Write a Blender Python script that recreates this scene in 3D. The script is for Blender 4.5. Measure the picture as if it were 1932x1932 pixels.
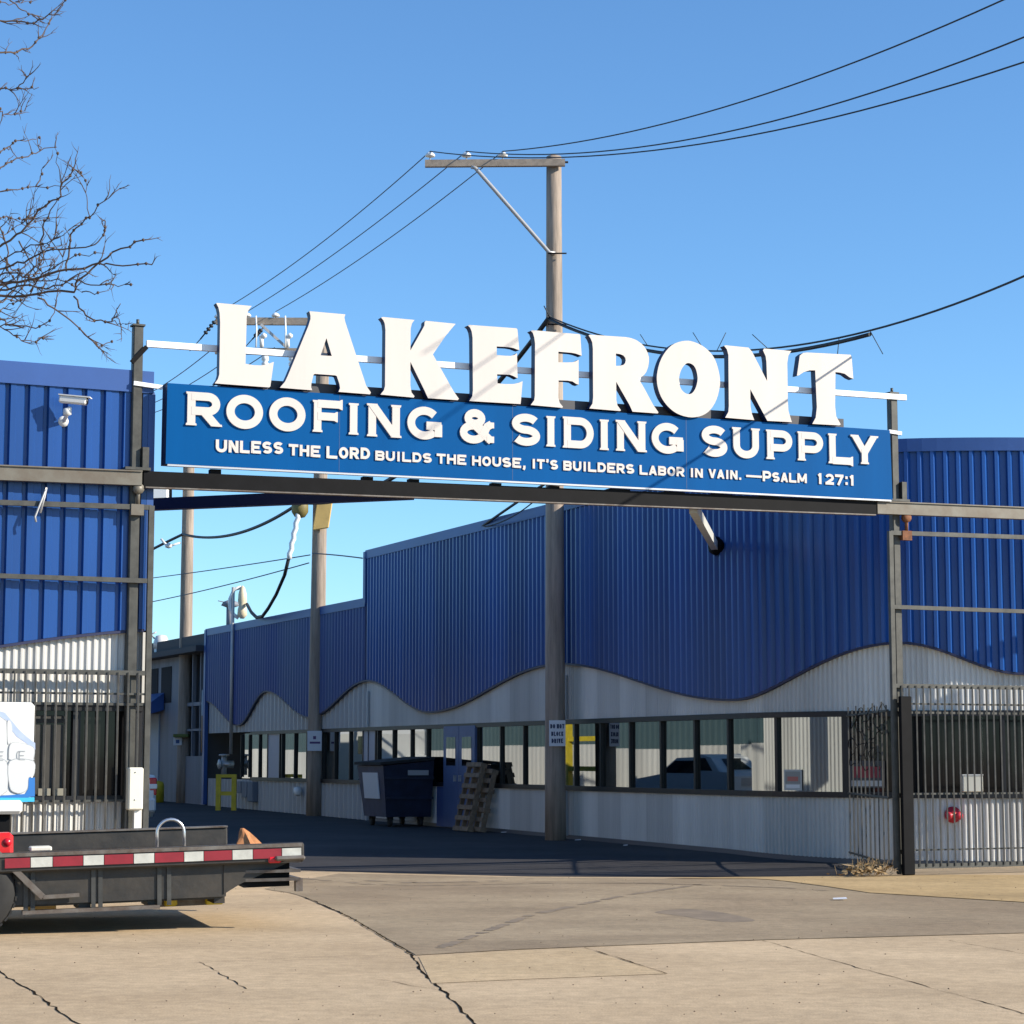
import bpy, math, random
from mathutils import Vector
from mathutils.geometry import tessellate_polygon, delaunay_2d_cdt
random.seed(7)
for o in list(bpy.data.objects): bpy.data.objects.remove(o)
scn = bpy.context.scene
COL = scn.collection
# ------------------------------------------------------------------ camera / light
F = 4000.0; VH = 1430.0; PIT = math.atan((VH - 966) / F); EYE = 1.45   # units: the photo scaled to 1932 px
CP, SP = math.cos(PIT), math.sin(PIT)
cam = bpy.data.cameras.new('camera'); camo = bpy.data.objects.new('camera', cam); COL.objects.link(camo)
camo.location = (0, 0, EYE); camo.rotation_euler = (math.pi / 2 + PIT, 0, 0)
cam.sensor_width = 36; cam.lens = 36 * F / 1932; cam.clip_start = 0.2; cam.clip_end = 8000
scn.camera = camo
SUN_EL = math.radians(27.5); SX, SY = 0.968, -0.25
w = bpy.data.worlds.new('World'); scn.world = w; w.use_nodes = True
nt = w.node_tree; nt.nodes.clear()
sky = nt.nodes.new('ShaderNodeTexSky'); sky.sky_type = 'NISHITA'; sky.sun_disc = False
sky.sun_elevation = SUN_EL; sky.sun_rotation = math.atan2(SX, SY)
sky.altitude = 0; sky.air_density = 1.0; sky.dust_density = 0.0; sky.ozone_density = 4.0
bg = nt.nodes.new('ShaderNodeBackground'); bg.inputs[1].default_value = 0.121
wo = nt.nodes.new('ShaderNodeOutputWorld')
tint = nt.nodes.new('ShaderNodeMix'); tint.data_type = 'RGBA'; tint.blend_type = 'MULTIPLY'; tint.inputs[0].default_value = 1.0
tint.inputs[7].default_value = (0.68, 0.91, 1.06, 1)
nt.links.new(sky.outputs[0], tint.inputs[6]); nt.links.new(tint.outputs[2], bg.inputs[0]); nt.links.new(bg.outputs[0], wo.inputs[0])
sd = bpy.data.lights.new('sun', 'SUN'); sd.energy = 5.0; sd.angle = math.radians(0.5); sd.color = (1.0, 0.91, 0.77)
so = bpy.data.objects.new('sun', sd); COL.objects.link(so)
so.rotation_euler = Vector((SX * math.cos(SUN_EL), SY * math.cos(SUN_EL), math.sin(SUN_EL))).to_track_quat('Z', 'Y').to_euler()
so.location = (20, -5, 20)
scn.view_settings.view_transform = 'Standard'; scn.view_settings.look = 'None'
scn.view_settings.exposure = 0.64; scn.view_settings.gamma = 1.0
# ------------------------------------------------------------------ measuring helpers
def ray(u, v):
    cx = (u - 966) / F; cy = -(v - 966) / F
    return (cx, CP - SP * cy, SP + CP * cy)
def ground(u, v, z=0.0):
    d = ray(u, v); t = (z - EYE) / d[2]; return Vector((d[0] * t, d[1] * t, z))
def at(u, v, y):
    d = ray(u, v); t = y / d[1]; return Vector((d[0] * t, y, EYE + d[2] * t))
def vpl(u, v, P, n):
    d = ray(u, v); t = (P[0] * n[0] + P[1] * n[1]) / (d[0] * n[0] + d[1] * n[1])
    return Vector((d[0] * t, d[1] * t, EYE + d[2] * t))
AN = math.radians(24.3)
g = (math.cos(AN), math.sin(AN)); a = (-g[1], g[0]); ng = (g[1], -g[0]); nw = (-g[0], -g[1])
R0 = (4.91, 26.887); B0 = (4.06, 30.783)
GV, AV, ZV = Vector((g[0], g[1], 0)), Vector((a[0], a[1], 0)), Vector((0, 0, 1))
NG, NW = Vector((ng[0], ng[1], 0)), Vector((nw[0], nw[1], 0))
def G(s, d, z): return Vector((R0[0] + g[0] * s + ng[0] * d, R0[1] + g[1] * s + ng[1] * d, z))
def W(t, d, z): return Vector((B0[0] + a[0] * t + nw[0] * d, B0[1] + a[1] * t + nw[1] * d, z))
def gpl(u, v, d=0.0):            # photo point on the gate plane (offset d) -> (s, z)
    P = G(0, d, 0); q = vpl(u, v, P, ng)
    return ((q[0] - P[0]) * g[0] + (q[1] - P[1]) * g[1], q[2])
def wpl(u, v, d=0.0):
    P = W(0, d, 0); q = vpl(u, v, P, nw)
    return ((q[0] - P[0]) * a[0] + (q[1] - P[1]) * a[1], q[2])
def gz(t): return 0.0056 * min(max(t, 0), 60)
def sstep(x0, x1, x): k = min(1, max(0, (x - x0) / (x1 - x0))); return k * k * (3 - 2 * k)
def gst(s_, t):          # ground height: alley rises gently, shallow drainage dip just behind the gate line
    t0 = max(0.0, -s_ * .9); return gz(t) - .06 * sstep(-4.6, -2.3, t) * (1 - sstep(t0 - 1.7, t0 + 2.2, t)) * (1 - sstep(11, 17, abs(s_)))
def gzp(p): return gst((p[0] - B0[0]) * g[0] + (p[1] - B0[1]) * g[1], (p[0] - B0[0]) * a[0] + (p[1] - B0[1]) * a[1])
# ------------------------------------------------------------------ materials
MATS = {}
def mat(name, col, rough=0.6, metal=0.0, noise=None, bump=None, spec=None, col2=None, streak=False, emit=None):
    if name in MATS: return MATS[name]
    m = bpy.data.materials.new(name); m.use_nodes = True; n = m.node_tree; b = n.nodes['Principled BSDF']
    b.inputs['Base Color'].default_value = (*col, 1); b.inputs['Roughness'].default_value = rough
    b.inputs['Metallic'].default_value = metal
    if spec is not None: b.inputs['Specular IOR Level'].default_value = spec
    if noise:
        tc = n.nodes.new('ShaderNodeTexCoord'); nz = n.nodes.new('ShaderNodeTexNoise')
        mp = n.nodes.new('ShaderNodeMapping')
        if streak: mp.inputs['Scale'].default_value = (1, 1, 0.08)
        nz.inputs['Scale'].default_value = noise[0]; nz.inputs['Detail'].default_value = 6; nz.inputs['Roughness'].default_value = 0.65
        cr = n.nodes.new('ShaderNodeValToRGB'); cr.color_ramp.elements[0].position = 0.3; cr.color_ramp.elements[1].position = 0.72
        k = noise[1]; c2 = col2 or tuple(c * (1 - k) for c in col); c1 = tuple(min(1, c * (1 + 0.5 * k)) for c in col)
        cr.color_ramp.elements[0].color = (*c2, 1); cr.color_ramp.elements[1].color = (*c1, 1)
        n.links.new(tc.outputs['Object'], mp.inputs[0]); n.links.new(mp.outputs[0], nz.inputs['Vector'])
        n.links.new(nz.outputs['Fac'], cr.inputs[0]); n.links.new(cr.outputs[0], b.inputs['Base Color'])
        if bump:
            nb = n.nodes.new('ShaderNodeTexNoise'); nb.inputs['Scale'].default_value = bump[0]; nb.inputs['Detail'].default_value = 5
            bp = n.nodes.new('ShaderNodeBump'); bp.inputs['Strength'].default_value = bump[1]; bp.inputs['Distance'].default_value = 0.02
            n.links.new(mp.outputs[0], nb.inputs['Vector']); n.links.new(nb.outputs['Fac'], bp.inputs['Height']); n.links.new(bp.outputs[0], b.inputs['Normal'])
    if emit:
        b.inputs['Emission Color'].default_value = (*emit[0], 1); b.inputs['Emission Strength'].default_value = emit[1]
    MATS[name] = m; return m
def ground_mat(name, base, dark, light, big=0.35, fine=9.0, rough=0.85, stain=0.5):
    m = bpy.data.materials.new(name); m.use_nodes = True; n = m.node_tree; b = n.nodes['Principled BSDF']
    b.inputs['Roughness'].default_value = rough; b.inputs['Specular IOR Level'].default_value = 0.25
    tc = n.nodes.new('ShaderNodeTexCoord')
    def nz(s, det, stretch=None):
        mp = n.nodes.new('ShaderNodeMapping'); n.links.new(tc.outputs['Object'], mp.inputs[0])
        if stretch: mp.inputs['Scale'].default_value = stretch; mp.inputs['Rotation'].default_value = (0, 0, 0.42)
        t = n.nodes.new('ShaderNodeTexNoise'); t.inputs['Scale'].default_value = s; t.inputs['Detail'].default_value = det; t.inputs['Roughness'].default_value = 0.6
        n.links.new(mp.outputs[0], t.inputs['Vector']); return t
    def ramp(t, p0, p1, c0, c1):
        r = n.nodes.new('ShaderNodeValToRGB'); r.color_ramp.elements[0].position = p0; r.color_ramp.elements[1].position = p1
        r.color_ramp.elements[0].color = (*c0, 1); r.color_ramp.elements[1].color = (*c1, 1); n.links.new(t.outputs['Fac'], r.inputs[0]); return r
    def mix(kind, f, A, B):
        x = n.nodes.new('ShaderNodeMix'); x.data_type = 'RGBA'; x.blend_type = kind; x.inputs[0].default_value = f
        n.links.new(A, x.inputs[6]); n.links.new(B, x.inputs[7]); return x.outputs[2]
    r1 = ramp(nz(big, 4), 0.35, 0.68, dark, light)
    r2 = ramp(nz(fine, 8), 0.3, 0.7, (0.80, 0.80, 0.80), (1.09, 1.09, 1.09))
    r3 = ramp(nz(0.9, 7, (0.7, 1.25, 1)), 0.28, 0.6, (1 - stain * 0.5,) * 3, (1.0, 1.0, 1.0))
    r4 = ramp(nz(70, 3), 0.3, 0.75, (0.80, 0.79, 0.78), (1.12, 1.12, 1.12))
    c = mix('MULTIPLY', 1.0, r1.outputs[0], r2.outputs[0]); c = mix('MULTIPLY', 0.8, c, r3.outputs[0]); c = mix('MULTIPLY', 1.0, c, r4.outputs[0])
    n.links.new(c, b.inputs['Base Color'])
    bp = n.nodes.new('ShaderNodeBump'); bp.inputs['Strength'].default_value = 0.35; bp.inputs['Distance'].default_value = 0.01
    n.links.new(nz(40, 6).outputs['Fac'], bp.inputs['Height']); n.links.new(bp.outputs[0], b.inputs['Normal'])
    MATS[name] = m; return m
M_CONC = ground_mat('concrete', None, (0.49, 0.365, 0.225), (0.61, 0.465, 0.295), stain=0.4)
M_PATCH = ground_mat('worn_asphalt', None, (0.31, 0.235, 0.15), (0.40, 0.315, 0.205), stain=0.6)
M_APRON = ground_mat('apron_concrete', None, (0.47, 0.33, 0.16), (0.57, 0.41, 0.21), stain=0.7)
M_SLAB = ground_mat('pale_slab', None, (0.52, 0.385, 0.225), (0.61, 0.465, 0.285), stain=0.3)
M_ASPH = ground_mat('alley_asphalt', None, (0.034, 0.033, 0.036), (0.055, 0.053, 0.056), stain=0.8)
M_CRACK = mat('crack_dirt', (0.03, 0.024, 0.018), 0.95, noise=(8, 0.5), spec=0.0)
def trio(name, c, r, **k): return [mat(name + x, tuple(v * f for v in c), r, **k) for x, f in (('', 1.0), ('_worn', .90), ('_faded', 1.09))]
MB3 = trio('blue_cladding', (0.009, 0.068, 0.275), 0.34, noise=(0.9, 0.30), streak=True); M_BLUE = MB3[0]
M_BLUE2 = mat('blue_trim', (0.022, 0.078, 0.27), 0.45, noise=(1.0, 0.15))
M_DBLUE = mat('shadow_line_blue', (0.012, 0.016, 0.06), 0.5)  # wave-edge trim, coloured dark navy to draw the shadow line there
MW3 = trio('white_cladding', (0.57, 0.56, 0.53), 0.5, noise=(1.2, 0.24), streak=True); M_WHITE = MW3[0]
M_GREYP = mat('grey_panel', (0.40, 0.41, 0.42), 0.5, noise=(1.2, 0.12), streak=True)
M_FRAME = mat('window_frame_black', (0.006, 0.006, 0.008), 0.45)
M_SILL = mat('sill_metal', (0.10, 0.10, 0.11), 0.5)
M_GLASS = mat('reflective_glass', (0.29, 0.31, 0.315), 0.015, metal=1.0)
M_DGLASS = mat('dark_glass', (0.010, 0.010, 0.011), 0.05, spec=0.25)
M_GALV = mat('galvanised_steel', (0.066, 0.066, 0.058), 0.55, 0.2, noise=(7, 0.5))
M_BARS = mat('dull_bar_steel', (0.11, 0.105, 0.092), 0.6, 0.1, noise=(9, 0.4))
M_TRACK = mat('track_steel', (0.15, 0.143, 0.118), 0.5, 0.2, noise=(3, 0.3), col2=(0.11, 0.085, 0.06))
M_BLACK = mat('black_paint', (0.005, 0.005, 0.006), 0.6, noise=(5, 0.4), spec=0.12)
M_RUST = mat('rust', (0.20, 0.075, 0.03), 0.8, noise=(20, 0.5))
M_SIGNB = mat('sign_blue', (0.0, 0.078, 0.26), 0.5, noise=(1.2, 0.14), streak=True, spec=0.06)
M_HAZE = mat('hazy_blue', (0.055, 0.10, 0.22), 0.5, noise=(0.7, 0.3), streak=True, col2=(0.018, 0.05, 0.24))  # far low wall: haze and gloss reflection mixed into the blue as grey
M_SIGNN = mat('sign_navy', (0.008, 0.018, 0.07), 0.5)
M_LET = mat('letter_white', (0.61, 0.565, 0.525), 0.5, noise=(1.6, 0.07), streak=True, spec=0.2)
M_RAILW = mat('rail_white', (0.86, 0.88, 0.88), 0.4)
M_WOOD = mat('weathered_wood', (0.34, 0.275, 0.22), 0.85, noise=(9, 0.5), streak=True, bump=(25, 0.4))
M_WOOD2 = mat('grey_timber', (0.32, 0.27, 0.22), 0.85, noise=(12, 0.3))
M_PALLET = mat('pallet_wood', (0.24, 0.17, 0.11), 0.85, noise=(8, 0.45))
M_STEELG = mat('grey_steel', (0.42, 0.42, 0.42), 0.5, 0.3)
M_PORC = mat('porcelain', (0.78, 0.78, 0.76), 0.25)
M_CABLE = mat('cable_black', (0.012, 0.014, 0.018), 0.6)
M_CABLE2 = mat('cable_pale', (0.06, 0.07, 0.09), 0.6)
M_YEL = mat('yellow_paint', (0.62, 0.48, 0.03), 0.5, noise=(6, 0.25))
M_TAN = mat('tan_board', (0.62, 0.42, 0.14), 0.6, noise=(4, 0.2))
M_WPAINT = mat('white_paint', (0.66, 0.66, 0.64), 0.4, noise=(2, 0.05))
M_CREAM = mat('cream_box', (0.68, 0.66, 0.56), 0.45, noise=(3, 0.06))
M_DUMP = mat('dumpster_navy', (0.012, 0.018, 0.045), 0.5, noise=(5, 0.4))
M_DUMPS = mat('dumpster_side', (0.035, 0.045, 0.10), 0.55, noise=(5, 0.4))
M_RUB = mat('rubber', (0.018, 0.018, 0.018), 0.85, noise=(12, 0.3))
M_DOOR = mat('door_blue', (0.075, 0.12, 0.25), 0.5, noise=(3, 0.15))
M_RED = mat('red_lens', (0.55, 0.012, 0.025), 0.25)
M_REDP = mat('red_paint', (0.55, 0.03, 0.05), 0.4, noise=(8, 0.3))
M_REDT = mat('tape_red', (0.25, 0.014, 0.025), 0.5, noise=(8, 0.2))
M_WHT = mat('tape_white', (0.52, 0.52, 0.47), 0.5, noise=(8, 0.25))
M_AMB = mat('amber_lens', (0.85, 0.30, 0.01), 0.25)
M_BED = mat('trailer_steel', (0.017, 0.017, 0.0165), 0.5, 0.2, noise=(4, 0.55), col2=(0.055, 0.047, 0.038), bump=(15, 0.15))
M_STK = mat('stake_steel', (0.06, 0.06, 0.056), 0.5, 0.2, noise=(6, 0.5))
M_BEDE = mat('worn_edge_steel', (0.16, 0.15, 0.135), 0.5, 0.3, noise=(6, 0.5), col2=(0.085, 0.055, 0.038))
M_CHROME = mat('bright_tube', (0.62, 0.62, 0.62), 0.3, 0.9)
M_BARK = mat('bark', (0.12, 0.085, 0.06), 0.9, noise=(15, 0.4))
M_TWIG = mat('twig', (0.085, 0.058, 0.045), 0.9)
M_LEAF = mat('dry_leaves', (0.33, 0.22, 0.10), 0.9, noise=(15, 0.5))
M_TEAL = mat('teal_wall', (0.06, 0.105, 0.12), 0.6, noise=(0.5, 0.15))
M_SIGNW = mat('sign_white', (0.62, 0.64, 0.68), 0.5)
M_INK = mat('sign_ink', (0.03, 0.035, 0.09), 0.6)
M_CYAN = mat('cyan_print', (0.05, 0.45, 0.72), 0.4)
M_BLUEP = mat('blue_print', (0.03, 0.17, 0.50), 0.4)
M_SACK = mat('sack_print', (0.60, 0.61, 0.60), 0.5)
M_SACKS = mat('sack_print_grey', (0.33, 0.345, 0.36), 0.5)
M_SWIRL = mat('swirl_print', (0.26, 0.34, 0.58), 0.45, noise=(2.5, 0.3), col2=(0.45, 0.52, 0.68))
M_CLOTH = mat('tan_cloth', (0.45, 0.19, 0.075), 0.9, noise=(10, 0.4))
M_ROOF = mat('dark_roof', (0.05, 0.05, 0.055), 0.8)
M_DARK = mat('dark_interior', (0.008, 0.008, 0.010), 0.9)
M_OLD = mat('old_siding', (0.20, 0.21, 0.24), 0.7, noise=(2, 0.3), streak=True)
M_PALE = mat('pale_door', (0.30, 0.36, 0.44), 0.6, noise=(2, 0.1))
M_PURP = mat('print_purple', (0.10, 0.05, 0.16), 0.6)
M_STKR = mat('print_red', (0.50, 0.16, 0.12), 0.6)
M_GREEN = mat('print_green', (0.10, 0.13, 0.02), 0.6)
# ------------------------------------------------------------------ mesh builder
class MB:
    def __init__(s): s.v = []; s.f = []; s.m = []; s.sm = []
    def face(s, pts, mi=0, sm=False):
        i = len(s.v); s.v += [Vector(p) for p in pts]; s.f.append(tuple(range(i, i + len(pts)))); s.m.append(mi); s.sm.append(sm)
    def raw(s, vs, fs, mi=0, sm=False):
        i = len(s.v); s.v += [Vector(p) for p in vs]
        for f in fs: s.f.append(tuple(i + k for k in f)); s.m.append(mi); s.sm.append(sm)
    def obox(s, c, ex, ey, ez, mi=0, bev=0.0):      # centre + half-extent vectors
        c, ex, ey, ez = Vector(c), Vector(ex), Vector(ey), Vector(ez)
        if bev > 0:
            lx, ly, lz = ex.length, ey.length, ez.length; b = min(bev, lx * .8, ly * .8, lz * .8)
            kx, ky, kz = 1 - b / lx, 1 - b / ly, 1 - b / lz
            V = []; idx = {}
            for sx in (-1, 1):
                for sy in (-1, 1):
                    for sz in (-1, 1):
                        for q in range(3):
                            fx, fy, fz = (1, ky, kz) if q == 0 else ((kx, 1, kz) if q == 1 else (kx, ky, 1))
                            idx[(sx, sy, sz, q)] = len(V); V.append(c + ex * sx * fx + ey * sy * fy + ez * sz * fz)
            Fc = []
            I = lambda *k: idx[k]
            for sx in (-1, 1): Fc.append((I(sx, -1, -1, 0), I(sx, 1, -1, 0), I(sx, 1, 1, 0), I(sx, -1, 1, 0)))
            for sy in (-1, 1): Fc.append((I(-1, sy, -1, 1), I(1, sy, -1, 1), I(1, sy, 1, 1), I(-1, sy, 1, 1)))
            for sz in (-1, 1): Fc.append((I(-1, -1, sz, 2), I(1, -1, sz, 2), I(1, 1, sz, 2), I(-1, 1, sz, 2)))
            for p in (-1, 1):
                for q in (-1, 1):
                    Fc.append((I(p, q, -1, 0), I(p, q, 1, 0), I(p, q, 1, 1), I(p, q, -1, 1)))
                    Fc.append((I(p, -1, q, 0), I(p, 1, q, 0), I(p, 1, q, 2), I(p, -1, q, 2)))
                    Fc.append((I(-1, p, q, 1), I(1, p, q, 1), I(1, p, q, 2), I(-1, p, q, 2)))
            for sx in (-1, 1):
                for sy in (-1, 1):
                    for sz in (-1, 1): Fc.append((I(sx, sy, sz, 0), I(sx, sy, sz, 1), I(sx, sy, sz, 2)))
            s.raw(V, Fc, mi); return
        V = [c + ex * i + ey * j + ez * k for i in (-1, 1) for j in (-1, 1) for k in (-1, 1)]
        s.raw(V, [(0, 1, 3, 2), (4, 6, 7, 5), (0, 4, 5, 1), (2, 3, 7, 6), (0, 2, 6, 4), (1, 5, 7, 3)], mi)
    def box(s, x0, x1, y0, y1, z0, z1, mi=0, bev=0.0):
        s.obox(((x0 + x1) / 2, (y0 + y1) / 2, (z0 + z1) / 2), ((x1 - x0) / 2, 0, 0), (0, (y1 - y0) / 2, 0), (0, 0, (z1 - z0) / 2), mi, bev)
    def gbox(s, s0, s1, d0, d1, z0, z1, mi=0, bev=0.0, tilt=0.0):
        c = G((s0 + s1) / 2, (d0 + d1) / 2, (z0 + z1) / 2); ex = GV * ((s1 - s0) / 2) + ZV * (tilt * (s1 - s0) / 2)
        s.obox(c, ex, NG * ((d1 - d0) / 2), ZV * ((z1 - z0) / 2), mi, bev)
    def wbox(s, t0, t1, d0, d1, z0, z1, mi=0, bev=0.0):
        s.obox(W((t0 + t1) / 2, (d0 + d1) / 2, (z0 + z1) / 2), AV * ((t1 - t0) / 2), NW * ((d1 - d0) / 2), ZV * ((z1 - z0) / 2), mi, bev)
    def bar(s, p, q, wx, wy=None, mi=0, up=ZV):
        p, q = Vector(p), Vector(q); d = q - p; L = d.length; d = d / L; wy = wy or wx
        x = d.cross(up)
        if x.length < 1e-4: x = d.cross(Vector((1, 0, 0)))
        x.normalize(); y = x.cross(d).normalized()
        s.obox((p + q) / 2, d * (L / 2), x * (wx / 2), y * (wy / 2), mi)
    def tube(s, pts, r, n=8, mi=0, sm=True, cap=True):
        pts = [Vector(p) for p in pts]; rs = r if isinstance(r, (list, tuple)) else [r] * len(pts)
        i0 = len(s.v); ref = None; N = len(pts)
        for k, p in enumerate(pts):
            d = (pts[min(k + 1, N - 1)] - pts[max(k - 1, 0)]).normalized()
            if ref is None:
                ref = d.orthogonal().normalized() if abs(d.z) > 0.98 else d.cross(ZV).normalized()
            x = (ref - d * ref.dot(d)).normalized(); ref = x; y = d.cross(x)
            for j in range(n):
                A = 2 * math.pi * j / n; s.v.append(p + (x * math.cos(A) + y * math.sin(A)) * rs[k])
        for k in range(N - 1):
            for j in range(n):
                s.f.append((i0 + k * n + j, i0 + k * n + (j + 1) % n, i0 + (k + 1) * n + (j + 1) % n, i0 + (k + 1) * n + j)); s.m.append(mi); s.sm.append(sm)
        if cap:
            s.f.append(tuple(i0 + j for j in range(n))); s.m.append(mi); s.sm.append(False)
            s.f.append(tuple(i0 + (N - 1) * n + j for j in range(n))); s.m.append(mi); s.sm.append(False)
    def prism(s, outer, holes, frame, d0, d1, mi=0, side=None, back=True):   # frame(p2, d) -> world; front at d1
        side = mi if side is None else side
        loops = [outer] + list(holes); tris = tessellate_polygon([[Vector((p[0], p[1], 0)) for p in L] for L in loops])
        flat = [p for L in loops for p in L]
        s.raw([frame(p, d1) for p in flat], [tuple(t) for t in tris], mi)
        if back: s.raw([frame(p, d0) for p in flat], [tuple(t)[::-1] for t in tris], side)
        for L in loops:
            for k in range(len(L)):
                p, q = L[k], L[(k + 1) % len(L)]
                s.face([frame(p, d0), frame(q, d0), frame(q, d1), frame(p, d1)], side)
    def lathe(s, c, prof, n=16, axis=ZV, mi=0):
        axis = Vector(axis).normalized(); x = axis.orthogonal().normalized(); y = axis.cross(x); i0 = len(s.v); c = Vector(c)
        for (r, h) in prof:
            for j in range(n):
                A = 2 * math.pi * j / n; s.v.append(c + axis * h + (x * math.cos(A) + y * math.sin(A)) * max(r, 1e-4))
        for k in range(len(prof) - 1):
            for j in range(n):
                s.f.append((i0 + k * n + j, i0 + k * n + (j + 1) % n, i0 + (k + 1) * n + (j + 1) % n, i0 + (k + 1) * n + j)); s.m.append(mi); s.sm.append(True)
        s.f.append(tuple(i0 + j for j in range(n))); s.m.append(mi); s.sm.append(False)
        s.f.append(tuple(i0 + (len(prof) - 1) * n + j for j in range(n))); s.m.append(mi); s.sm.append(False)
    def build(s, name, mats, parent=None, label=None):
        mats = mats if isinstance(mats, (list, tuple)) else [mats]
        org = Vector((0, 0, 0)); p = parent
        while p: org = org + p.location; p = p.parent
        me = bpy.data.meshes.new(name); me.from_pydata([tuple(q - org) for q in s.v], [], s.f)
        for m in mats: me.materials.append(m)
        for i, pl in enumerate(me.polygons): pl.material_index = s.m[i]; pl.use_smooth = s.sm[i]
        import bmesh
        bm = bmesh.new(); bm.from_mesh(me); bmesh.ops.remove_doubles(bm, verts=bm.verts, dist=1e-5); bmesh.ops.recalc_face_normals(bm, faces=bm.faces); bm.to_mesh(me); bm.free()
        o = bpy.data.objects.new(name, me); COL.objects.link(o)
        if parent: o.parent = parent
        if label: o['label'] = label
        return o
def thing(name, loc, label, cat, group=None):
    o = bpy.data.objects.new(name, None); COL.objects.link(o); o.location = loc; o.empty_display_size = 0.2
    o['label'] = label; o['category'] = cat
    if group: o['group'] = group
    return o
def tag(o, label, cat, group=None, kind=None):
    o['label'] = label; o['category'] = cat
    if group: o['group'] = group
    if kind: o['kind'] = kind
    return o
def struct(o): o['kind'] = 'structure'; return o
def smooth_loop(pts, n=5):
    out = []; N = len(pts)
    for i in range(N):
        p0, p1, p2, p3 = [Vector((*pts[(i + k - 1) % N], 0)) for k in range(4)]
        for j in range(n):
            t = j / n
            q = 0.5 * ((2 * p1) + (-p0 + p2) * t + (2 * p0 - 5 * p1 + 4 * p2 - p3) * t * t + (-p0 + 3 * p1 - 3 * p2 + p3) * t ** 3)
            out.append((q[0], q[1]))
    return out
def copy_tree(o, parent=None):
    c = o.copy(); COL.objects.link(c)
    if parent: c.parent = parent
    for ch in [x for x in list(COL.objects) if x.parent == o]: copy_tree(ch, c)
    return c
# ------------------------------------------------------------------ ground
def gp(s, t):   # frame around B0
    return Vector((B0[0] + g[0] * s + a[0] * t, B0[1] + g[1] * s + a[1] * t, gst(s, t)))
def lift(p, h): return Vector((p[0], p[1], gzp(p) + h))
def sheet(poly, h, name, m, step=.45):      # a thin paved sheet that follows the ground
    poly = [Vector((p[0], p[1])) for p in poly]; V = []
    for i, p in enumerate(poly):
        q = poly[(i + 1) % len(poly)]; n = max(1, int((q - p).length / step)); V += [p.lerp(q, k / n) for k in range(n)]
    nb = len(V); xs = [p.x for p in V]; ys = [p.y for p in V]
    def inside(x, y):
        c = False
        for i in range(nb):
            p, q = V[i], V[i - 1]
            if (p.y > y) != (q.y > y) and x < (q.x - p.x) * (y - p.y) / (q.y - p.y) + p.x: c = not c
        return c
    x = min(xs) + step / 2
    while x < max(xs):
        y = min(ys) + step / 2
        while y < max(ys):
            if inside(x, y): V.append(Vector((x, y)))
            y += step
        x += step
    vo, eo, fo, *_ = delaunay_2d_cdt(V, [], [list(range(nb))], 1, 1e-5)
    b = MB(); b.raw([lift(p, h) for p in vo], [tuple(f) for f in fo], 0, True); return struct(b.build(name, m))
b = MB(); S = 3000; N1 = 22.0
ss = [-N1 + k * .5 for k in range(int(4 * N1) + 1)]; ts = [-6 + k * .5 for k in range(73)]
b.raw([gp(s_, t) for t in ts for s_ in ss], [(j * len(ss) + i, j * len(ss) + i + 1, (j + 1) * len(ss) + i + 1, (j + 1) * len(ss) + i) for j in range(len(ts) - 1) for i in range(len(ss) - 1)], 0, True)
def quad(s0, s1, t0, t1): b.face([gp(s0, t0), gp(s1, t0), gp(s1, t1), gp(s0, t1)])
quad(-S, S, -S, -6); quad(-S, S, 30, 60); quad(-S, S, 60, S)
for q0_, q1_ in ((-S, -N1), (N1, S)): quad(q0_, q1_, -6, 0); quad(q0_, q1_, 0, 30)
struct(b.build('ground', M_CONC))
al = [ground(470, 1632), ground(700, 1638), ground(1000, 1645), ground(1250, 1646), ground(1420, 1646), ground(1620, 1647)]
sheet(al + [W(-1.2, -.2, 0), W(0.0, -0.6, 0), W(12, -0.6, 0), W(12, 9.2, 0)], .003, 'alley_road', M_ASPH)
sheet([W(12, -0.6, 0), W(60, -0.6, 0), W(60, 9.2, 0), W(12, 9.2, 0)], .003, 'alley_road', M_ASPH, 2.0)
pa = [(540, 1656), (640, 1640), (1000, 1647), (1250, 1649), (1420, 1656), (1560, 1674), (1640, 1686), (1932, 1704), (2100, 1716), (2100, 1752), (1932, 1761), (1440, 1774), (1100, 1787), (960, 1793), (785, 1803), (720, 1765), (660, 1730), (570, 1692), (500, 1668)]
sheet([ground(*p) for p in pa], .0045, 'driveway', M_PATCH)
pb = [(1255, 1648), (1420, 1647), (1640, 1649), (1932, 1652), (2100, 1660), (2100, 1714), (1932, 1703), (1640, 1685), (1560, 1673), (1420, 1655)]
sheet([ground(*p) for p in pb], .0065, 'concrete_apron', M_APRON)
pb = [(790, 1806), (960, 1795), (1102, 1790), (1255, 1838), (990, 1848), (815, 1856)]
sheet([ground(*p) for p in pb], .003, 'pavement_patch', M_SLAB)
b = MB(); rr = random.Random(3)
def crack(pts, wd, z=0.0028):
    P = [ground(*p) for p in pts]; Q = []
    for k in range(len(P) - 1):
        n = max(3, int((P[k + 1] - P[k]).length / 0.12))
        for i in range(n): Q.append(P[k].lerp(P[k + 1], i / n) + Vector((rr.uniform(-.012, .012), rr.uniform(-.025, .025), 0)))
    Q.append(P[-1]); Lf, Rt = [], []
    for i, p in enumerate(Q):
        d = (Q[min(i + 1, len(Q) - 1)] - Q[max(i - 1, 0)]).normalized(); nn = Vector((-d.y, d.x, 0)); ww = wd * rr.uniform(.08, .5)
        Lf.append(p + nn * ww + ZV * z); Rt.append(p - nn * ww + ZV * z)
    for i in range(len(Q) - 1): b.face([Lf[i], Rt[i], Rt[i + 1], Lf[i + 1]])
crack([(-60, 1790), (5, 1838), (60, 1872), (150, 1935), (220, 1985)], .022)
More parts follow.
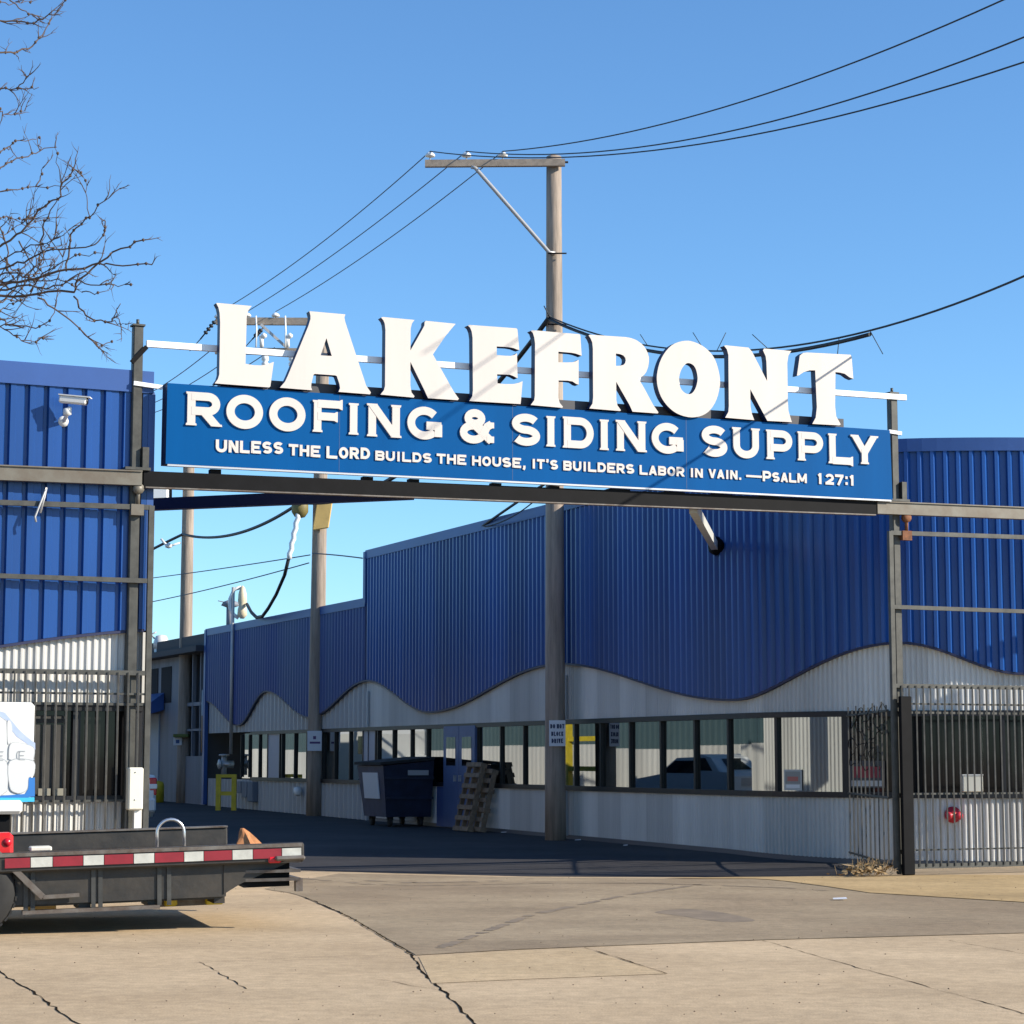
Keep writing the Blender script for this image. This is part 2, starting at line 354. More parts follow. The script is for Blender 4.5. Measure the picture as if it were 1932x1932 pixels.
crack([(378, 1815), (465, 1866)], .010); crack([(575, 1693), (660, 1731), (775, 1800)], .022, .0065)
crack([(775, 1800), (805, 1845), (838, 1872), (870, 1905), (905, 1940)], .024); crack([(1105, 1789), (1180, 1812), (1258, 1838)], .018, .0048)
crack([(1440, 1775), (1605, 1822), (1932, 1912), (2100, 1960)], .013); crack([(370, 1818), (560, 1808), (775, 1802)], .006, .0048)
crack([(785, 1803), (960, 1793), (1440, 1774), (1932, 1761)], .006, .0062); crack([(700, 1846), (838, 1870)], .010)
crack([(820, 1857), (1000, 1849), (1260, 1838)], .004, .0045); crack([(1790, 1775), (1932, 1800)], .008)
struct(b.build('pavement_cracks', M_CRACK))
M_STAIN = mat('oil_and_streaks', (0.235, 0.18, 0.12), 0.8, noise=(2.5, 0.35))
st_ = [(1235, 1722), (1290, 1716), (1345, 1720), (1390, 1728), (1425, 1738), (1380, 1741), (1330, 1737), (1290, 1730)]
sheet(smooth_loop([tuple(ground(*p))[:2] for p in st_], 4), .0058, 'pavement_stain', M_STAIN, .3)
b = MB()  # broken darker ribbons along the driveway
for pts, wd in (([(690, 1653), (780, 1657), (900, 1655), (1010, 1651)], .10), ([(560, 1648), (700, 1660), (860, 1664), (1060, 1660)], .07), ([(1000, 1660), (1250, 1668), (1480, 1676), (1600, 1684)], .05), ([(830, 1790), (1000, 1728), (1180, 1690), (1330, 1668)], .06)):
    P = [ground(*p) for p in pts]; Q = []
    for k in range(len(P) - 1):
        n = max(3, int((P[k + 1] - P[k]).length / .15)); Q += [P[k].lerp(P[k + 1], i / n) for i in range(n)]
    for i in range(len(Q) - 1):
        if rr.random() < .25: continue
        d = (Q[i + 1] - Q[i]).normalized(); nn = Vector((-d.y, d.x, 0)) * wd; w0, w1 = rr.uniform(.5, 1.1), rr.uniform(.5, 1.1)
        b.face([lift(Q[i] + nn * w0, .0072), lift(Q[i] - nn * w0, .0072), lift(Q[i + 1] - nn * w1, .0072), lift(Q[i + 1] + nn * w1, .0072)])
struct(b.build('driveway_streaks', M_STAIN))
# ------------------------------------------------------------------ corrugated cladding
BLUE_PROF = [(0, 0), (.36, 0), (.42, .055), (.66, .055), (.90, 0)]
LEFT_PROF = [(0, 0), (.17, 0), (.24, .044), (.52, .044), (.535, .039), (.93, .039)]
WHITE_PROF = [(0, 0), (.25, 0), (.5, .020), (.75, .020)]
def clad(mb, path, q0, q1, zb, zt, pitch, prof, off=0.0, mi=0):
    qs = []; k = math.floor(q0 / pitch) - 1
    while k * pitch < q1:
        for fr, dp in prof:
            q = (k + fr) * pitch
            if q0 < q < q1: qs.append((q, dp))
        k += 1
    qs = [(q0, qs[0][1])] + qs + [(q1, qs[-1][1])]
    prev = None
    for q, dp in qs:
        x, y, nx, ny = path(q); X = x + nx * (dp + off); Y = y + ny * (dp + off)
        cur = (Vector((X, Y, zb(q))), Vector((X, Y, zt(q))))
        if prev: mb.face([prev[0], cur[0], cur[1], prev[1]], (0, 1, 0, 2, 1, 0, 2)[(int(q // .9) * 5 + int(q // 2.7)) % 7] if mi == 'v' else mi)
        prev = cur
def ribbon(mb, path, q0, q1, za, zb_, off0, off1, step=0.4, mi=0):   # box-like strip following a plan path
    n = max(1, int((q1 - q0) / step)); prev = None
    for i in range(n + 1):
        q = q0 + (q1 - q0) * i / n; x, y, nx, ny = path(q); A, B = za(q), zb_(q)
        P = lambda o, z: Vector((x + nx * o, y + ny * o, z))
        cur = [P(off0, A), P(off1, A), P(off1, B), P(off0, B)]
        if prev:
            for j in range(4): mb.face([prev[j], cur[j], cur[(j + 1) % 4], prev[(j + 1) % 4]], mi)
        else: mb.face(cur, mi)
        prev = cur
    mb.face(prev[::-1], mi)
QC = -1.4; H0 = math.radians(24.3) - math.pi / 2
SEGS = []; _q, _x, _y, _h = QC, B0[0] - a[0] * QC, B0[1] - a[1] * QC, H0
for R_, dg in ((3.2, 60.0), (9.0, 16.0), (6.0, 14.0)):
    dh = math.radians(dg); SEGS.append((_q, _q + R_ * dh, R_, _x, _y, _h))
    _x += R_ * (math.sin(_h + dh) - math.sin(_h)); _y += R_ * (-math.cos(_h + dh) + math.cos(_h)); _h += dh; _q += R_ * dh
LASTQ, LX, LY, LH = _q, _x, _y, _h
def rpath(q):            # plan outline of the right warehouse: straight alley wall, tight corner, gently curved front
    if q <= QC: return (B0[0] - a[0] * q, B0[1] - a[1] * q, nw[0], nw[1])
    for q0, q1, R_, x, y, h in SEGS:
        if q <= q1:
            h2 = h + (q - q0) / R_; return (x + R_ * (math.sin(h2) - math.sin(h)), y + R_ * (math.cos(h) - math.cos(h2)), math.sin(h2), -math.cos(h2))
    r = q - LASTQ; return (LX + math.cos(LH) * r, LY + math.sin(LH) * r, math.sin(LH), -math.cos(LH))
def u2q(u, v=1430):      # photo column -> q along the right building's outline
    d = ray(u, v); best = None
    for i in range(0, 5200):
        q = -40 + i * 0.01
        x, y, nx, ny = rpath(q); f = x * d[1] - y * d[0]
        if best is not None and best * f <= 0: return q
        best = f
    return None
def interp(keys):
    keys = sorted(keys)
    def f(q):
        if q <= keys[0][0]: return keys[0][1]
        for (p, z), (p2, z2) in zip(keys, keys[1:]):
            if q <= p2:
                t = (q - p) / (p2 - p); t = (1 - math.cos(math.pi * t)) / 2; return z + (z2 - z) * t
        return keys[-1][1]
    return f
C = lambda z: (lambda q: z)
QEND = 12.0
def qz(u, v): q = u2q(u); p = rpath(q); return (q, at(u, v, p[1]).z)
# wave heights: (q, z)
def wq(u, v): t, z = wpl(u, v); return (-t, z)
kw = [wq(697, 1283), wq(820, 1342), wq(1050, 1252), qz(1400, 1318), qz(1700, 1211), (qz(1932, 1272)[0], qz(1932, 1272)[1] + .02), (qz(1932, 1272)[0] + 2.2, 2.3), (qz(1932, 1272)[0] + 6, 3.0)]
wave_u = interp(kw)
kl = [(-30.05, 3.0), wq(455, 1367), wq(507, 1303), wq(592, 1352), wq(697, 1283)]
wave_l = interp(kl)
T_STEP, T_END = 17.5, 30.05
ZR_U, ZR_L, ZS, ZH = 5.98, 4.93, 0.93, 2.075
rb = thing('warehouse', W(0, 0, 0), 'large blue and white corrugated warehouse with rounded corner and window strip, right of the alley', 'warehouse')
b = MB(); clad(b, rpath, -T_STEP, QEND, wave_u, C(ZR_U - .02), .18, BLUE_PROF, .05, mi='v'); b.build('blue_cladding', MB3, rb)
b = MB(); clad(b, rpath, -T_END, -T_STEP - .003, wave_l, C(ZR_L - .02), .20, BLUE_PROF, .05); b.build('low_blue_cladding', M_HAZE, rb)
b = MB(); clad(b, rpath, -T_STEP, QEND, C(ZH + .04), lambda q: wave_u(q) + .10, .076, WHITE_PROF, .0, mi='v'); b.build('white_band', MW3, rb)
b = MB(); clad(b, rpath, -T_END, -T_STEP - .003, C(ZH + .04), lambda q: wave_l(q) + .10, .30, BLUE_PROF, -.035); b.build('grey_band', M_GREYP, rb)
b = MB(); ribbon(b, rpath, -T_STEP, QEND, lambda q: wave_u(q) - .035, lambda q: wave_u(q) - .002, .022, .094, .15); ribbon(b, rpath, -T_END, -T_STEP - .003, lambda q: wave_l(q) - .035, lambda q: wave_l(q) - .002, .022, .094, .15)
b.build('wave_shadow_trim', M_DBLUE, rb)
base = lambda q: gzp(rpath(q)) - .02
b = MB(); clad(b, rpath, -T_STEP, QEND, lambda q: gzp(rpath(q)) + .07, C(ZS - .03), .076, WHITE_PROF, .0, mi='v'); b.build('white_base_wall', MW3, rb)
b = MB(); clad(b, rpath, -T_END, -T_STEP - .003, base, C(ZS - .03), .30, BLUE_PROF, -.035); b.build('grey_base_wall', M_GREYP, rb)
b = MB(); ribbon(b, rpath, -T_STEP, QEND, base, lambda q: gzp(rpath(q)) + .075, -.02, .012, .3); b.build('plinth', M_SILL, rb)
b = MB(); ribbon(b, rpath, -T_STEP, QEND, C(ZR_U - .16), C(ZR_U + .03), .03, .115, .2); ribbon(b, rpath, -T_END, -T_STEP - .003, C(ZR_L - .16), C(ZR_L + .03), .03, .115, .5)
b.build('roof_coping', M_BLUE2, rb)
# roof + body behind (so nothing is see-through)
b = MB()
pl = [Vector(rpath(q)[:2]).to_3d() for q in [-T_STEP, QC] + [QC + (QEND - QC) * k / 24 for k in range(1, 25)]]
back = [W(-T_STEP * -1, -16, 0), ]
inn = lambda p, z: Vector((p[0], p[1], z))
far = [Vector(rpath(QEND)[:2]).to_3d() + AV * 14, W(T_STEP, -16, 0)]
b.face([inn(p, ZR_U - .12) for p in pl] + [inn(p, ZR_U - .12) for p in far])
b.face([inn(W(T_STEP, .02, 0), gz(T_STEP)), inn(W(T_STEP, .02, 0), ZR_U), inn(W(T_STEP, -16, 0), ZR_U), inn(W(T_STEP, -16, 0), 0)])
b.face([inn(W(T_STEP, 0, 0), ZR_L - .12), inn(W(T_END, 0, 0), ZR_L - .12), inn(W(T_END, -16, 0), ZR_L - .12), inn(W(T_STEP, -16, 0), ZR_L - .12)])
b.face([inn(W(T_END, .05, 0), 0), inn(W(T_END, .05, 0), ZR_L), inn(W(T_END, -16, 0), ZR_L), inn(W(T_END, -16, 0), 0)])
b.build('roof', M_ROOF, rb)
b = MB(); b.wbox(T_STEP - .05, T_STEP + .09, .02, .13, ZR_L - .1, ZR_U); b.build('step_trim', M_BLUE2, rb)
b = MB(); b.wbox(T_END - .12, T_END + .05, .03, .13, .2, ZR_L); b.build('corner_trim', M_BLUE2, rb)
# window strip
fr = MB()
ribbon(fr, rpath, -26.0, QEND, C(ZH - .035), C(ZH + .045), -.05, .045, .3); ribbon(fr, rpath, -26.0, QEND, C(ZS - .045), C(ZS + .035), -.05, .05, .3)
mull = [455, 470, 489, 505, 'P', 528, 532, 556, 579, 610, 632, 660, 685, 'P', 709, 713, 742, 776, 806, 840, 'D', 902, 945, 989, 1034, 1085, 1134, 1189, 1247.7, 1311.5, 1375, 1465]
rest = [QC - .1]
def qpt(q, off, z): x, y, nx, ny = rpath(q); return Vector((x + nx * off, y + ny * off, z))
def mullion(q, wd=.075):
    x, y, nx, ny = rpath(q); n = Vector((nx, ny, 0)); tg = Vector((-ny, nx, 0))
    fr.obox(Vector((x, y, (ZS + ZH) / 2)) - n * .012, tg * (wd / 2), n * .03, ZV * ((ZH - ZS) / 2 - .03))
panels = []; panes = []; prevq = None; mode = 'W'; doorq = None
for m_ in mull:
    if isinstance(m_, str): mode = m_; continue
    q = u2q(m_, 1430)
    if prevq is not None:
        if mode == 'W': panes.append((prevq, q))
        elif mode == 'P': panels.append((prevq, q))
        elif mode == 'D': doorq = (prevq, q)
    mode = 'W'; mullion(q, .045 if q < -9 else .055); prevq = q
for um in (1597, 1702, 1892, None, None):
    q = u2q(um) if um else prevq + 2.2
    panes.append((prevq, q)); mullion(q, .12 if um == 1597 else .06); prevq = q
QD = u2q(1600)
panes.append((prevq, QEND)); fr.build('window_frame', M_FRAME, rb)
pj = random.Random(5)
for i, (q0, q1) in enumerate(panes):
    b = MB(); n = max(1, int((q1 - q0) / .25)) if q0 > QC - .6 else 1; jx = pj.uniform(-.004, .004); jz = pj.uniform(-.005, .005)
    for k in range(n):
        qa, qb = q0 + (q1 - q0) * k / n, q0 + (q1 - q0) * (k + 1) / n
        b.face([qpt(qa, -.03, ZS), qpt(qb, -.03 + jx, ZS), qpt(qb, -.03 + jx + jz, ZH), qpt(qa, -.03 + jz, ZH)])
    b.build('window_pane', M_GLASS if q1 < QD else M_DGLASS, rb)
for q0, q1 in panels:
    b = MB(); b.face([qpt(q0, 0, ZS), qpt(q1, 0, ZS), qpt(q1, 0, ZH), qpt(q0, 0, ZH)]); b.build('wall_panel', mat('lilac_panel', (0.34, 0.35, 0.42), 0.5), rb)
# door (double leaf) in the window strip
q0, q1 = doorq; qm = (q0 + q1) / 2; tz = gz(-qm) + .02
qa_ = u2q(826, 1520)
b = MB(); b.face([qpt(qa_, .028, tz), qpt(q0 + .03, .028, tz), qpt(q0 + .03, .028, ZS - .05), qpt(qa_, .028, ZS - .05)]); b.build('door_jamb_panel', mat('jamb_blue', (0.05, 0.09, 0.24), 0.5), rb)
for k, (p, q) in enumerate(((q0 + .04, qm - .01), (qm + .01, q1 - .04))):
    b = MB(); x, y, nx, ny = rpath((p + q) / 2); n = Vector((nx, ny, 0)); tg = Vector((-ny, nx, 0))
    b.obox(Vector((x, y, (tz + ZH) / 2)) + n * .03, tg * ((q - p) / 2), n * .03, ZV * ((ZH - tz) / 2), bev=.008)
    dr = b.build('door', M_DOOR, rb)
    b = MB(); b.obox(Vector((x, y, 1.58)) + n * .062, tg * ((q - p) * .30), n * .003, ZV * .28); b.build('door_glass', M_GLASS, dr)
    b = MB(); b.obox(Vector((x, y, 1.05)) + n * .09 + tg * ((.5 - k) * (q - p) * .7), tg * .012, n * .03, ZV * .06); b.build('handle', M_STEELG, dr)
# corner stand-off wall lines: joint between wall sections, small conduit beside the pole
for uu in (1072, 697):
    q = u2q(uu); b = MB(); b.wbox(-q - .04, -q + .04, .02, .075, .1, ZS - .05); b.build('wall_joint', M_GREYP, rb)
    b = MB(); b.wbox(-q - .04, -q + .04, .025, .07, ZH + .06, 2.9); b.build('wall_joint', M_GREYP, rb)
# ------------------------------------------------------------------ left building
LD = -.11; SL = -9.68
def lpath(q): p = G(q, LD, 0); return (p[0], p[1], ng[0], ng[1])
def lside(q): p = G(SL, LD, 0); return (p[0] + a[0] * q, p[1] + a[1] * q, g[0], g[1])
lb = thing('warehouse', G(SL, LD, 0), 'blue corrugated warehouse front with white lower wall behind the left sliding gate', 'warehouse')
ZL = 5.66
kk = [(SL - 9.0, 2.95), (SL - 5.5, 2.2), (SL - 2.4, 2.60), (SL + .0, 2.84), (SL + 2.5, 3.0)]
wave_f = interp([(-9.68 - 8, 2.9), (-9.68 - 4.6, 2.25), (-9.68 + .6, 2.86)])
b = MB(); clad(b, lpath, -34, SL - .05, wave_f, C(ZL - .2), .205, LEFT_PROF, .01, mi='v'); b.build('blue_cladding', MB3, lb)
b = MB(); clad(b, lpath, -34, SL - .05, C(2.02), lambda q: wave_f(q) + .05, .078, WHITE_PROF, -.03, mi='v'); b.build('white_band', MW3, lb)
b = MB(); clad(b, lpath, -34, SL - .05, C(-.02), C(1.0), .078, WHITE_PROF, -.03, mi='v'); b.build('white_base_wall', MW3, lb)
b = MB(); ribbon(b, lpath, -34, SL, C(ZL - .24), C(ZL), -.02, .075, 5); b.build('roof_coping', M_BLUE2, lb)
b = MB(); ribbon(b, lpath, -34, SL - .05, lambda q: wave_f(q) - .03, lambda q: wave_f(q) - .002, -.02, .05, .4); b.build('wave_shadow_trim', M_DBLUE, lb)
b = MB(); clad(b, lside, .02, 14, C(2.75), C(ZL - .2), .205, BLUE_PROF, .0); b.build('side_cladding', M_BLUE, lb)
b = MB(); clad(b, lside, .02, 14, C(-.02), C(2.76), .078, WHITE_PROF, -.02); b.build('side_white_wall', M_WHITE, lb)
b = MB(); b.face([G(-34, LD, ZL - .05), G(SL, LD, ZL - .05), G(SL, LD - 14, ZL - .05), G(-34, LD - 14, ZL - .05)]); b.face([G(-34, LD - 14, 0), G(SL, LD - 14, 0), G(SL, LD - 14, ZL), G(-34, LD - 14, ZL)]); b.build('roof', M_ROOF, lb)
b = MB(); b.gbox(SL - .06, SL + .02, LD - .06, LD + .05, 0, 1.0); b.build('white_corner_trim', M_WHITE, lb); b = MB(); b.gbox(SL - .06, SL + .02, LD - .06, LD + .05, 2.04, 2.8); b.build('white_corner_trim', M_WHITE, lb)
b = MB(); b.gbox(SL - .05, SL + .025, LD - .06, LD + .055, 2.82, ZL - .25); b.build('blue_corner_trim', M_BLUE2, lb)
sw0 = -20.0; sw1 = SL - .03
b = MB(); b.gbox(sw0, sw1, LD - .12, LD + .03, 1.0, 1.05); b.gbox(sw0, sw1, LD - .12, LD + .0, 1.95, 2.02)
for s_ in (-19.9, -17.5, -15.1, -12.7, -10.42, SL - .07): b.gbox(s_ - .04, s_ + .04, LD - .12, LD - .02, 1.05, 1.95)
wf = b.build('window', M_FRAME, lb)
for s0, s1 in ((-19.86, -17.54), (-17.46, -15.14), (-15.06, -12.74), (-12.66, -10.46), (-10.38, SL - .11)):
    b = MB(); b.face([G(s0, LD - .08, 1.05), G(s1, LD - .08, 1.05), G(s1, LD - .08, 1.95), G(s0, LD - .08, 1.95)]); b.build('pane', M_DGLASS, wf)
b = MB()
for s_, z0, z1, wd in ((-11.12, 1.06, 1.72, .12), (-10.98, 1.06, 1.78, .12), (-10.85, 1.06, 1.80, .12), (-10.72, 1.06, 1.80, .12), (-10.6, 1.06, 1.8, .10)):
    b.gbox(s_ - wd / 2, s_ + wd / 2, LD - .079, LD - .074, z0, z1)
b.gbox(-11.2, -10.52, LD - .079, LD - .073, 1.82, 1.90)
b.build('blind', mat('blind_grey', (0.045, 0.044, 0.04), 0.8, noise=(5, .3)), lb)
b = MB()
for k in range(5): b.gbox(-11.32 + k * .165, -11.19 + k * .165, LD + .0, LD + .04, 1.055, 1.13)
b.build('sill_block', mat('sill_block', (0.22, 0.21, 0.17), 0.7), lb)
# ------------------------------------------------------------------ gate frame
TL = 0.0150
zb_ = lambda s: 4.635 + TL * (s - 2)
gf = thing('gateway', G(-4.9, 0, 0), 'tall steel gateway frame with two posts and overhead beam carrying the big sign', 'gate frame')
for s_, zt in ((-9.87, 6.15), (0.0, 6.10)):
    b = MB(); b.gbox(s_ - .055, s_ + .055, -.10, .0, 0, zt, bev=.012); b.gbox(s_ - .07, s_ + .07, -.115, .015, zt, zt + .02); b.tube([G(s_, -.05, zt + .02), G(s_, -.05, zt + .08)], .018, 8)
    b.gbox(s_ - .14, s_ + .14, -.14, .1, zb_(s_) + .09, zb_(s_) + .12); b.gbox(s_ + .06, s_ + .13, -.06, .05, zb_(s_) + .12, zb_(s_) + .35)
    b.build('post', M_GALV, gf)
b = MB(); b.gbox(-9.8, -.35, -.03, .07, zb_(-5.1) - .085, zb_(-5.1) + .085, tilt=TL); b.build('beam', M_BLACK, gf)
b = MB(); b.gbox(-9.78, -.37, .0, .085, zb_(-5.1) - .10, zb_(-5.1) - .086, tilt=TL); b.build('beam_flange', M_BEDE, gf)
for s0, s1 in ((-26, -9.82), (-.34, 16)):
    b = MB(); zc = zb_((s0 + s1) / 2); b.gbox(s0, s1, -.02, .08, zc - .075, zc + .07, tilt=TL); b.gbox(s0, s1, -.03, .1, zc + .071, zc + .085, tilt=TL); b.build('track', M_TRACK, gf)
p0 = vpl(286, 976, G(SL, LD - .6, 0), ng)
b = MB(); pA = G(-7.3, -.12, zb_(-7.3)); b.bar(G(-6.6, -.1, zb_(-7) - .02), G(-9.64, -2.6, zb_(-7.3) - .05), .12, .14); b.build('brace', M_SIGNN, gf)
q_ = u2q(1364, 1030); px = rpath(q_); end = Vector((px[0], px[1], 0)) + NW * .15; end.z = at(1364, 1030, end.y).z
b = MB(); st = G(*[gpl(1308, 958, -.1)[0], -.1, gpl(1308, 958, -.1)[1]]); b.bar(st, end, .10, .13)
b.build('brace', mat('pale_brace', (.50, .51, .47), .5, noise=(5, .2)), gf); b = MB(); b.lathe(end + NW * .03, [(.0, -.15), (.13, -.15), (.15, -.05), (.12, .02), (.0, .03)], 14, NW); b.build('wall_bracket', M_BLACK, gf)
s_p = gpl(1711, 1500, .12)[0]; b = MB(); b.gbox(s_p - .085, s_p + .085, .09, .15, 0, 2.22, bev=.01); b.build('stop_post', M_BLACK, gf)
for s_ in (-9.87, 0.1):
    b = MB(); b.tube([G(s_ + .02, .04, zb_(s_) - .06), G(s_ + .02, .04, zb_(s_) - .30)], .022, 8); b.lathe(G(s_ + .02, .04, zb_(s_) - .11), [(.0, -.03), (.06, -.03), (.06, .03), (.0, .03)], 12, NG); b.gbox(s_ - .06, s_ + .08, .0, .07, zb_(s_) - .40, zb_(s_) - .28)
    b.build('trolley', M_RUST if s_ > 0 else M_TRACK, gf)
# ------------------------------------------------------------------ sliding gates
def leaf(s0, s1, label, inner):
    root = thing('sliding_gate', G(s0 if inner == s0 else s1, 0.03, 0), label, 'gate')
    b = MB()
    rails = [(4.31, .055), (3.35, .05), (2.355, .05), (.10, .06)]; thin = [(2.13, .022), (2.02, .028), (1.0, .022), (.30, .018)]
    for z, h in rails: b.gbox(s0 + .002, s1 - .002, .012, .058, zb_(0) - zb_(0) + z + (TL * ((s0 + s1) / 2 - 1) if z > 4 else 0) - h / 2, z + (TL * ((s0 + s1) / 2 - 1) if z > 4 else 0) + h / 2, tilt=TL if z > 4 else 0)
    for z, h in thin: b.gbox(s0 + .002, s1 - .002, .02, .045, z - h / 2, z + h / 2)
    b.build('rail', M_GALV, root)
    for s_ in (s0, s1): 
        b = MB(); b.gbox(s_ - .03, s_ + .03, .008, .062, .06, 4.31 + TL * (s_ - 1) + .02); b.build('stile', M_GALV, root)
    b = MB(); k = 0; n = int((s1 - s0) / .108)
    for i in range(1, n):
        s_ = s0 + (s1 - s0) * i / n; b.bar(G(s_, .066, .10), G(s_, .066, 2.36), .018)
    b.build('bars', M_BARS, root)
leaf(-15.2, -9.70, 'galvanised sliding gate slid open in front of the left blue wall', -9.70)
leaf(-.13, 5.6, 'galvanised sliding gate slid open in front of the rounded right corner', -.13)
fpn = thing('fence_panel', G(-.1, -.1, 0), 'short barred fence panel between the right gate post and the alley wall', 'fence')
f0, f1 = G(-.09, -.16, 0), qpt(u2q(1604, 1500), .08, 0)
b = MB(); n = 9
for i in range(n + 1):
    p = f0.lerp(f1, (i + .3) / (n + .6)); b.bar(p + ZV * .08, p + ZV * (2.12 + .05 * (i % 2)), .018)
b.build('bars', M_BARS, fpn); b = MB()
for z in (.12, .95, 2.05): b.bar(f0 + ZV * z, f1 + ZV * z, .03, .025)
b.build('rail', M_GALV, fpn)
b = MB(); pts = []; rz = random.Random(4)
for k in range(230):
    A_ = k * .55; p = f0.lerp(f1, .08 + .8 * k / 230 + .05 * math.sin(k * .31)) + ZV * (1.72 + .28 * math.sin(k * .083) + .05 * math.cos(k * .4)); pts.append(p + Vector((math.cos(A_) * .06, math.sin(A_ * 1.3) * .08, math.sin(A_) * .09 + rz.uniform(-.03, .03))))
b.tube(pts, .006, 5)
tag(b.build('razor_wire', M_BLACK), 'tangle of black wire on the short fence panel beside the right gate post', 'wire')
# ------------------------------------------------------------------ sign
SZ = 1932 / 3072.0
def sxy(sx, sy, d): return gpl(sx * SZ, sy * SZ, d)
FD, LF0, LF1 = .12, .055, .16
sg = thing('sign', G(-4.8, .02, 4.68), 'long blue roofing supply sign with huge white LAKEFRONT letters above the gate', 'sign')
tl, tr, br, bl = [gpl(*p, FD) for p in ((316, 722.6), (1679, 811.8), (1684, 943), (312.5, 875))]
frame = lambda p, d: G(p[0], d, p[1])
b = MB(); b.prism([bl, br, tr, tl], [], frame, FD - .20, FD, 0, 1)
b.build('sign_panel', [M_SIGNB, M_SIGNN], sg)
for u_ in (640, 967, 1295):
    s_, _ = gpl(u_, 860, FD); f_ = (s_ - tl[0]) / (tr[0] - tl[0]); b = MB(); b.gbox(s_ - .004, s_ + .004, FD, FD + .0012, bl[1] + (br[1] - bl[1]) * f_ + .01, tl[1] + (tr[1] - tl[1]) * f_ - .005); b.build('panel_seam', mat('seam_blue', (0.0, 0.05, 0.18), .5), sg)
b = MB(); ii = 22
for i in range(ii):
    f0_ = (i + .15) / ii; f1_ = (i + .85) / ii
    if i in (4, 7, 12): continue
s_a, s_b = bl[0] + .02, br[0] - .02
zA, zB = bl[1], br[1]; tlt = (zB - zA) / (s_b - s_a)
b.gbox(s_a, s_b, FD - .05, FD + .004, (zA + zB) / 2 - .022, (zA + zB) / 2 - .002, tilt=tlt); b.build('bottom_trim', mat('trim_alu', (.5, .5, .5), .4, .6), sg)
for f in (.06, .25, .31, .42, .5, .60, .68, .75, .82, .9, .96):
    s_ = s_a + (s_b - s_a) * f; z = zA + (zB - zA) * f; b = MB(); b.gbox(s_ - (.06 if f < .6 else .22), s_ + .06, -.03, .06, z - .10, z - .024); b.build('support_block', M_BLACK, sg)
za, zb2 = tl[1], tr[1]
sL, sR = gpl(415, 715, 0)[0], gpl(1590, 790, 0)[0]
b = MB(); b.gbox(sL, sR, -.10, .02, (za + zb2) / 2 + .0 + .005, (za + zb2) / 2 + .125, tilt=(zb2 - za) / (tr[0] - tl[0])); b.build('letter_beam', mat('letter_beam_grey', (0.05, .05, .058), .6), sg)
r0, r1 = gpl(275, 649.5, -.03), gpl(1706, 751, -.03)
b = MB(); b.bar(G(r0[0], -.0, r0[1]), G(r1[0], -.0, r1[1]), .05, .07); b.build('letter_rail', M_RAILW, sg)
b = MB()
for (u0, v0, u1, v1) in ((252, 723, 306, 731), (1676, 814, 1700, 818)):
    p, q = gpl(u0, v0, -.0), gpl(u1, v1, -.0); b.bar(G(p[0], 0, p[1]), G(q[0], 0, q[1]), .04, .045)
b.build('end_bracket', M_RAILW, sg)
b = MB(); p = gpl(248, 684, 0); q = gpl(276, 655, 0); b.bar(G(p[0], .01, p[1]), G(q[0], .01, q[1]), .035, .05); b.build('end_bracket', M_BLACK, sg)
RA, RB_, RC_, RD = (630, 890, 3.864), (1100, 930, 3.864), (1560, 960, 3.864), (1940, 1000, 2.9273)
